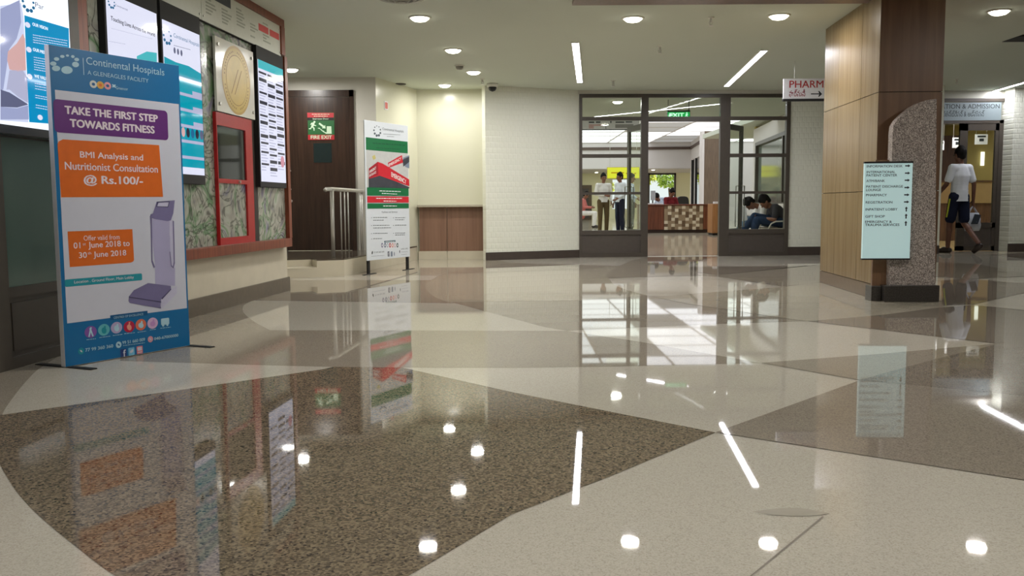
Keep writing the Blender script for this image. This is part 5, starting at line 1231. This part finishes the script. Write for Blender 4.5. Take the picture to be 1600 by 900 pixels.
# office chairs behind the desk
def office_chair(x, y_, rot, label):
    t = Thing('office_chair', label, 'chair', W, (x, y_, 0), 'office chairs behind the reception desk')
    t.add('seat', MB().box(x - .24, x + .24, y_ - .24, y_ + .24, .44, .52, .03), M_black)
    mb = MB()
    prev = [(x - .20, .60), (x - .24, .85), (x - .19, 1.04), (x, 1.08), (x + .19, 1.04), (x + .24, .85), (x + .20, .60), (x, .56)]
    mb.poly(arc(prev + [prev[0]], 4)[:-1], y_ + .22, y_ + .28); t.add('backrest', mb, M_black)
    t.add('back_support', MB().box(x - .03, x + .03, y_ + .2, y_ + .24, .46, .7), M_black)
    t.add('gas_column', MB().tube([(x, y_, .08), (x, y_, .44)], .028, 10), M_steel)
    for k in range(5):
        a = 2 * math.pi * k / 5; lg_ = t.add('base_leg', MB().tube([(x, y_, .1), (x + .28 * math.cos(a), y_ + .28 * math.sin(a), .06)], .02, 6), M_black)
        t.add('castor', MB().ball((x + .28 * math.cos(a), y_ + .28 * math.sin(a), .03), .03), M_black, lg_)
    for s_ in (-1, 1): t.add('armrest', MB().tube([(x + s_ * .24, y_ + .1, .5), (x + s_ * .29, y_ + .1, .68), (x + s_ * .29, y_ - .14, .70), (x + s_ * .24, y_ - .18, .66)], .022, 8), M_black)
    t.o.rotation_euler.z = rot; return t.o
oc = office_chair((1074 - 800) / FPX * 27.9, 27.9, .5, 'black office chair with a tilted backrest behind the desk, nearest the side windows')
dup(oc, ((1059 - 800) / FPX * 28.9, 28.9, 0), 1.9, 'black office chair behind the desk, beside the seated staff')
# metal waiting bench
M_bench = mat('bench_metal', (170, 158, 142), rough=.35, metal=.3)
wb = Thing('waiting_bench', 'beige metal waiting bench under the two slumped men', 'bench', W, (5.0, 17.0, 0))
for yy in (16.75, 17.40):
    wb.add('seat', MB().box(4.72, 5.12, yy - .27, yy + .27, .36, .385, .008), M_bench)
    q = MB().poly([(5.12, .42), (5.15, .40), (5.27, .82), (5.24, .83)], yy - .27, yy + .27); wb.add('backrest', q, M_bench)
for yy in (16.45, 17.08, 17.70):
    wb.add('armrest', MB().tube([(4.70, yy, .37), (4.76, yy, .47), (4.84, yy, .505), (5.10, yy, .515), (5.20, yy, .52)], .014, 8), M_steel, smooth=True)
wb.add('beam', MB().box(4.9, 4.97, 16.4, 17.75, .29, .36), M_steel)
for yy in (16.6, 17.55): wb.add('leg', MB().tube([(4.72, yy, .02), (4.93, yy, .29), (5.16, yy, .02)], .022, 8), M_steel)

# ------------------------------------------------------------------ people
def grow(mb, voxel, it=3):
    """one continuous skin over overlapping round masses"""
    me = bpy.data.meshes.new('skin'); me.from_pydata(mb.v, [], mb.f)
    o = bpy.data.objects.new('skin', me); C.objects.link(o)
    m = o.modifiers.new('remesh', 'REMESH'); m.mode = 'VOXEL'; m.voxel_size = voxel; m.use_smooth_shade = True
    s = o.modifiers.new('smooth', 'SMOOTH'); s.factor = .5; s.iterations = it
    dg = bpy.context.evaluated_depsgraph_get(); me2 = bpy.data.meshes.new_from_object(o.evaluated_get(dg))
    bm = bmesh.new(); bm.from_mesh(me2)
    bpy.data.objects.remove(o); bpy.data.meshes.remove(me); bpy.data.meshes.remove(me2)
    r = MB(); r.bm.free(); r.bm = bm; return r
STAND = dict(head=(0, -.015, 1.605), neck=(0, .005, 1.44), chest=(0, .01, 1.26), waist=(0, 0, 1.08), pelvis=(0, 0, .95),
             shL=(.17, .01, 1.39), shR=(-.17, .01, 1.39), elL=(.22, .03, 1.13), elR=(-.22, .03, 1.13), wrL=(.22, -.05, .89), wrR=(-.22, -.05, .89),
             hiL=(.09, 0, .92), hiR=(-.09, 0, .92), knL=(.10, -.015, .50), knR=(-.10, -.015, .50), anL=(.10, .02, .09), anR=(-.10, .02, .09),
             toL=(.11, -.12, .035), toR=(-.11, -.12, .035), face=(0, -1, 0))
SKIN = mat('skin_brown', (128, 84, 62), rough=.5, var=.04); HAIR = mat('hair_black', (18, 15, 14), rough=.75, spec=.15)
def person(label, loc, rot, look, pose=None, group=None, voxel=.011):
    J = dict(STAND); J.update(pose or {}); J = {k: Vector(v) for k, v in J.items()}
    t = Thing('person', label, 'person', W, (0, 0, 0), group)
    fc = J['face'].normalized(); up = (J['head'] - J['neck']).normalized(); sd_ = fc.cross(up).normalized(); fc = up.cross(sd_).normalized()
    if fc.dot(J['face']) < 0: fc = -fc
    mb = Blob(); h = J['head']
    mb.ball(h + up * .015, .1, (.80, .95, 1.12)); mb.ball(h - up * .045 + fc * .02, .075, (.85, .95, 1.0)); mb.ball(h - up * .085 + fc * .055, .035)
    mb.cap(h - up * .002 + fc * .092, h - up * .03 + fc * .112, .012, .016)
    for s_ in (-1, 1): mb.ball(h - up * .01 + sd_ * .082 * s_, .026, (.5, .8, 1.2))
    mb.cap(J['neck'], h - up * .06, .052, .05)
    mb.cap(J['chest'], J['waist'], .115, .105, (1.15, .85, 1)); mb.cap(J['waist'], J['pelvis'], .105, .115, (1.15, .88, 1)); mb.cap(J['neck'] - up * .06, J['chest'], .09, .115, (1.2, .85, 1)); mb.cap(J['shL'], J['shR'], .06, .06)
    for S in 'LR':
        mb.cap(J['sh' + S], J['el' + S], .05, .038); mb.cap(J['el' + S], J['wr' + S], .038, .027)
        mb.cap(J['hi' + S], J['kn' + S], .08, .052); mb.cap(J['kn' + S], J['an' + S], .052, .036)
        mid = J['kn' + S].lerp(J['an' + S], .3); mb.ball(mid + (mid - J['to' + S]).normalized() * .006, .054)
        mb.cap(J['an' + S] - Vector((0, 0, .03)), J['to' + S], .036, .03)
        # hand: palm, four bent fingers of different lengths, thumb from the side of the palm
        dv = (J['wr' + S] - J['el' + S]).normalized(); inn = Vector((-1 if S == 'L' else 1, 0, 0)); inn = (inn - dv * inn.dot(dv)).normalized(); ac = dv.cross(inn).normalized()
        if ac.y > 0: ac = -ac
        w_ = J['wr' + S]; pm = w_ + dv * .085
        mb.cap(w_, pm, .026, .03, (.9, .9, 1))
        for k, (o_, ln) in enumerate(((.028, .066), (.010, .076), (-.009, .070), (-.027, .054))):
            b0 = pm + ac * o_ + dv * .012; b1 = b0 + dv * ln * .55 + inn * .010; b2 = b1 + dv * ln * .35 + inn * .028
            mb.cap(b0, b1, .0100, .0092); mb.cap(b1, b2, .0092, .0082)
        th0 = w_ + dv * .03 + ac * .026; th1 = th0 + dv * .035 + ac * .028 + inn * .01; mb.cap(th0, th1, .0125, .011); mb.cap(th1, th1 + dv * .03 + inn * .014, .011, .009)
    t.add('body', grow(mb, .0085, 2), look.get('skin', SKIN), smooth=True)
    m = Blob(); m.ball(h + up * .032 - fc * .016, .108, (.84, .95, 1.06), 18, 12); m.cap(h - up * .03 - fc * .06, h + up * .06 - fc * .03, .05, .07)
    m.cap(h + up * .085 + fc * .045, h + up * .1 - fc * .03, .045, .06)
    t.add('hair', grow(m, .012, 1), HAIR, smooth=True)
    for s_ in (-1, 1): t.add('eye', MB().ball(h + up * .012 + fc * .094 + sd_ * .032 * s_, .011), M_blackm)
    t.add('mouth', MB().cap(h - up * .058 + fc * .094 - sd_ * .018, h - up * .058 + fc * .094 + sd_ * .018, .005, .005), mat('lip_brown', (112, 60, 52), rough=.5))
    # shirt
    m = Blob(); lo = look.get('hem', .0)
    m.cap(J['neck'] - up * .075, J['chest'], .105, .135, (1.22, .92, 1)); m.cap(J['chest'], J['waist'], .135, .125, (1.18, .92, 1)); m.cap(J['waist'], J['pelvis'] + (J['pelvis'] - J['waist']) * (.8 + lo), .125, .138, (1.2, .95, 1)); m.cap(J['shL'], J['shR'], .072, .072)
    m.cap(J['neck'] - up * .055, J['neck'] - up * .02, .066, .062)
    for S in 'LR':
        if look.get('sleeve') == 'long': m.cap(J['sh' + S], J['el' + S], .066, .052); m.cap(J['el' + S], J['wr' + S].lerp(J['el' + S], .08), .052, .042)
        else: m.cap(J['sh' + S], J['sh' + S].lerp(J['el' + S], .72), .068, .062)
    sh_ = grow(m, .014, 4)
    if not pose or 'pelvis' not in pose:
        cut = J['pelvis'].z - look.get('drop', .04)
        bmesh.ops.bisect_plane(sh_.bm, geom=list(sh_.bm.verts) + list(sh_.bm.edges) + list(sh_.bm.faces), plane_co=(0, 0, cut), plane_no=(0, 0, -1), clear_outer=True)
    t.add('shirt', sh_, look['shirt'], smooth=True)
    m = Blob(); m.cap(J['waist'].lerp(J['pelvis'], .55), J['pelvis'], .118, .128, (1.18, .92, 1))
    for S in 'LR':
        if look.get('shorts'): m.cap(J['hi' + S], J['hi' + S].lerp(J['kn' + S], .84), .098, .086)
        else: m.cap(J['hi' + S], J['kn' + S], .1, .073); m.cap(J['kn' + S], J['an' + S] - (J['an' + S] - J['kn' + S]) * .03, .073, .06)
    t.add('shorts' if look.get('shorts') else 'trousers', grow(m, .014, 4), look['legs'], smooth=True)
    for S in 'LR':
        m = Blob(); an, to = J['an' + S], J['to' + S]; dv = (to - an); dv.z = 0; dv = dv.normalized() if dv.length > 1e-4 else Vector((0, -1, 0))
        he = an - dv * .035 - Vector((0, 0, .045)); m.cap(he, to, .046, .043); m.cap(an - Vector((0, 0, .035)), to.lerp(an, .45), .045, .042)
        t.add('shoe', grow(m, .012, 2), look['shoe'], smooth=True)
    t.o.location = loc; t.o.rotation_euler = (0, 0, rot); return t.o
cloth = lambda n, c: mat(n, c, rough=.85, spec=.1, var=.06, scale=9)
WHITE = cloth('white_cotton', (214, 218, 224)); OFFW = cloth('off_white_cotton', (222, 218, 214)); NAVY = cloth('navy_cloth', (30, 34, 52)); OLIVE = cloth('olive_brown_cloth', (96, 80, 56)); JEANS = cloth('dark_denim', (44, 58, 82)); LJEANS = cloth('pale_denim', (110, 134, 156)); GREYC = cloth('dark_grey_cloth', (64, 62, 66)); SLATE = cloth('slate_cloth', (92, 94, 92)); PALEB = cloth('pale_blue_cotton', (186, 198, 214)); REDC = cloth('dark_red_cloth', (110, 36, 40)); SHOE = mat('dark_shoe_leather', (40, 28, 24), rough=.4); SANDAL = mat('brown_sandal', (70, 44, 32), rough=.5)
WALK = dict(knL=(.10, -.20, .52), anL=(.10, -.24, .09), toL=(.11, -.38, .035), knR=(-.10, .03, .49), anR=(-.10, .34, .17), toR=(-.10, .25, .045), elL=(.25, -.02, 1.13), wrL=(.29, -.19, .93), elR=(-.24, .06, 1.13), wrR=(-.26, .04, .88))
man = person('person in white polo shirt and dark shorts walking into the registration room, seen from behind', (7.36, 14.80, 0), math.radians(199), dict(shirt=WHITE, legs=NAVY, shorts=True, shoe=SHOE, hem=.35, drop=.10, skin=mat('skin_dark', (104, 68, 52), rough=.5)), dict(WALK, knL=(.10, -.08, .50), anL=(.10, -.10, .09), toL=(.11, -.24, .035)))
def carrier(pt, w, h, m, m2, label, yaw):
    f = Fr((pt[0], pt[1]), (pt[0] + math.cos(yaw), pt[1] + math.sin(yaw)))
    t = Thing('carrier_bag', label, 'bag', f, (0, 0, pt[2] - h - .1))
    mb = MB(); rings = []; n = 16
    for k in range(7):
        z = pt[2] - .1 - h + h * k / 6; ww = w * (.42 + .1 * math.sin(k * .52)) * (1 - .03 * k); dd = .075 * math.sin(.35 + k * .42) + .012
        rings.append([mb.bm.verts.new((ww * math.cos(2 * math.pi * i / n) + .008 * math.sin(i * 3 + k), dd * math.sin(2 * math.pi * i / n) + .006 * math.cos(i * 5 + k * 2), z)) for i in range(n)])
    for a, b in zip(rings, rings[1:]):
        for i in range(n): mb.bm.faces.new((a[i], a[(i + 1) % n], b[(i + 1) % n], b[i]))
    mb.bm.faces.new(rings[0][::-1])
    t.add('bag_body', mb, m, smooth=True)
    for s_ in (-1, 1): t.add('handle', MB().tube([(-w * .25, s_ * .02, pt[2] - .105), (-w * .08, s_ * .008, pt[2] - .02), (0, 0, pt[2] + .01), (w * .08, s_ * .008, pt[2] - .02), (w * .25, s_ * .02, pt[2] - .105)], .007, 6), m)
    if m2: t.add('printed_patch', MB().poly([(-w * .3, pt[2] - h * .95), (w * .1, pt[2] - h * .95), (w * .28, pt[2] - h * .45), (-w * .1, pt[2] - h * .4)], -.092, -.088), m2)
def hand_at(root, p_):
    q = Matrix.Rotation(root.rotation_euler.z, 3, 'Z') @ Vector(p_) + root.location; return (q.x, q.y, q.z)
hR = hand_at(man, (-.262, .035, .76)); hL = hand_at(man, (.305, -.27, .82))
carrier(hR, .32, .30, mat('bag_white_plastic', (186, 192, 204), rough=.3, var=.2, scale=8), mat('bag_dark_print', (50, 56, 66), rough=.4), 'white plastic bag with dark print in the right hand of the man in shorts', .2)
carrier(hL, .2, .24, mat('bag_green_plastic', (150, 164, 146), rough=.3, var=.1, scale=8), None, 'pale green plastic bag in the left hand of the man in shorts', .1)
STRIPE = mat('lime_stripe', (190, 200, 50), rough=.7)
q = MB().cap((.188, -.005, .88), (.184, -.06, .60), .013, .013)
st_ = link('side_stripe', q.bm, STRIPE, True); st_.parent = man
w1 = person('person behind the wood-clad column, only a brown sandal showing at its left edge', (5.24, 13.75, 0), math.radians(-90), dict(shirt=OFFW, legs=SLATE, shoe=SANDAL), dict(WALK, anL=(.10, -.34, .09), toL=(.11, -.48, .035), knL=(.1, -.24, .52), wrL=(.24, -.06, .9), elL=(.23, .0, 1.13)))
gq = G(1592, 441)
dup(w1, (gq.x + .5, gq.y - .1, 0), math.radians(-90), 'person beyond the right edge of the picture, only a dark shoe reaching in')
def at(px, Y): return ((px - 800) / FPX * Y, Y, 0)
FOLD = dict(elR=(-.24, .0, 1.14), wrR=(-.02, -.17, 1.10), elL=(.23, .03, 1.12), wrL=(.20, -.10, .93))
person('person in white shirt and olive trousers standing with one arm folded', at(943, 26), math.radians(12), dict(shirt=OFFW, legs=OLIVE, shoe=SHOE, sleeve='long'), FOLD)
person('person in white shirt and navy trousers standing left of the open glass door leaf', at(969, 25.5), math.radians(-60), dict(shirt=WHITE, legs=NAVY, shoe=SHOE, sleeve='long'), dict(elL=(.22, .0, 1.13), wrL=(.18, -.2, 1.02)))
person('person in pale blue shirt and grey trousers standing behind the open glass door leaf', at(986, 26.5), math.radians(70), dict(shirt=PALEB, legs=SLATE, shoe=SHOE, sleeve='long'), dict(elR=(-.22, .0, 1.13), wrR=(-.18, -.2, 1.02)))
SIT = dict(head=(0, -.12, 1.19), neck=(0, -.03, 1.04), chest=(0, .0, .86), waist=(0, .02, .68), pelvis=(0, .03, .55), shL=(.17, -.02, .99), shR=(-.17, -.02, .99), elL=(.22, -.1, .75), elR=(-.22, -.1, .75), wrL=(.1, -.32, .74), wrR=(-.1, -.32, .74),
           hiL=(.09, -.02, .53), hiR=(-.09, -.02, .53), knL=(.11, -.45, .53), knR=(-.11, -.45, .53), anL=(.11, -.42, .09), anR=(-.11, -.42, .09), toL=(.12, -.56, .035), toR=(-.12, -.56, .035), face=(0, -1, -.35))
person('person in dark red top seated behind the reception desk, hair dark', at(1047, 27.75), math.radians(20), dict(shirt=REDC, legs=GREYC, shoe=SHOE, sleeve='long'), SIT)
person('person in pale blue top bending low behind the reception desk', at(1034, 28.7), math.radians(-50), dict(shirt=PALEB, legs=GREYC, shoe=SHOE, sleeve='long'), dict(SIT, head=(0, -.24, 1.06), neck=(0, -.13, .95), chest=(0, -.05, .82)))
person('person in red and white clothes seated far back at the left edge of the glass', at(911, 33), math.radians(75), dict(shirt=cloth('red_white_cloth', (188, 110, 104)), legs=OFFW, shoe=SHOE, sleeve='long'), SIT)
SLUMP = dict(head=(0, -.30, .87), neck=(0, -.19, .77), chest=(0, -.08, .68), waist=(0, .03, .58), pelvis=(0, .05, .50), shL=(.16, -.14, .76), shR=(-.16, -.14, .76), elL=(.21, -.18, .54), elR=(-.21, -.18, .54), wrL=(.08, -.38, .56), wrR=(-.08, -.38, .58),
             hiL=(.09, -.0, .48), hiR=(-.09, -.0, .48), knL=(.10, -.46, .53), knR=(-.04, -.48, .60), anL=(.10, -.60, .09), anR=(.14, -.76, .30), toL=(.10, -.74, .035), toR=(.17, -.90, .26), face=(0, -1, -.75))
person('person in dark grey shirt and jeans slumped on the near bench seat', (5.02, 16.75, 0), math.radians(-90), dict(shirt=GREYC, legs=JEANS, shoe=SHOE), SLUMP)
person('person in white shirt and pale jeans bent over on the far seat of the bench', (4.98, 17.42, 0), math.radians(-90), dict(shirt=OFFW, legs=LJEANS, shoe=SHOE, sleeve='long'), dict(SLUMP, head=(0, -.36, .84), knR=(-.1, -.46, .53), anR=(-.1, -.62, .09), toR=(-.1, -.76, .035)))
nw = Thing('newspaper', 'open white newspaper held by the bent man on the far seat', 'newspaper', W, (4.5, 17.42, .55))
nw.add('sheet', MB().poly([(4.42, .50), (4.52, .52), (4.48, .80), (4.36, .76)], 17.2, 17.215), M_white); nw.add('sheet', MB().poly([(4.42, .50), (4.52, .52), (4.50, .80), (4.38, .76)], 17.52, 17.535), M_white)
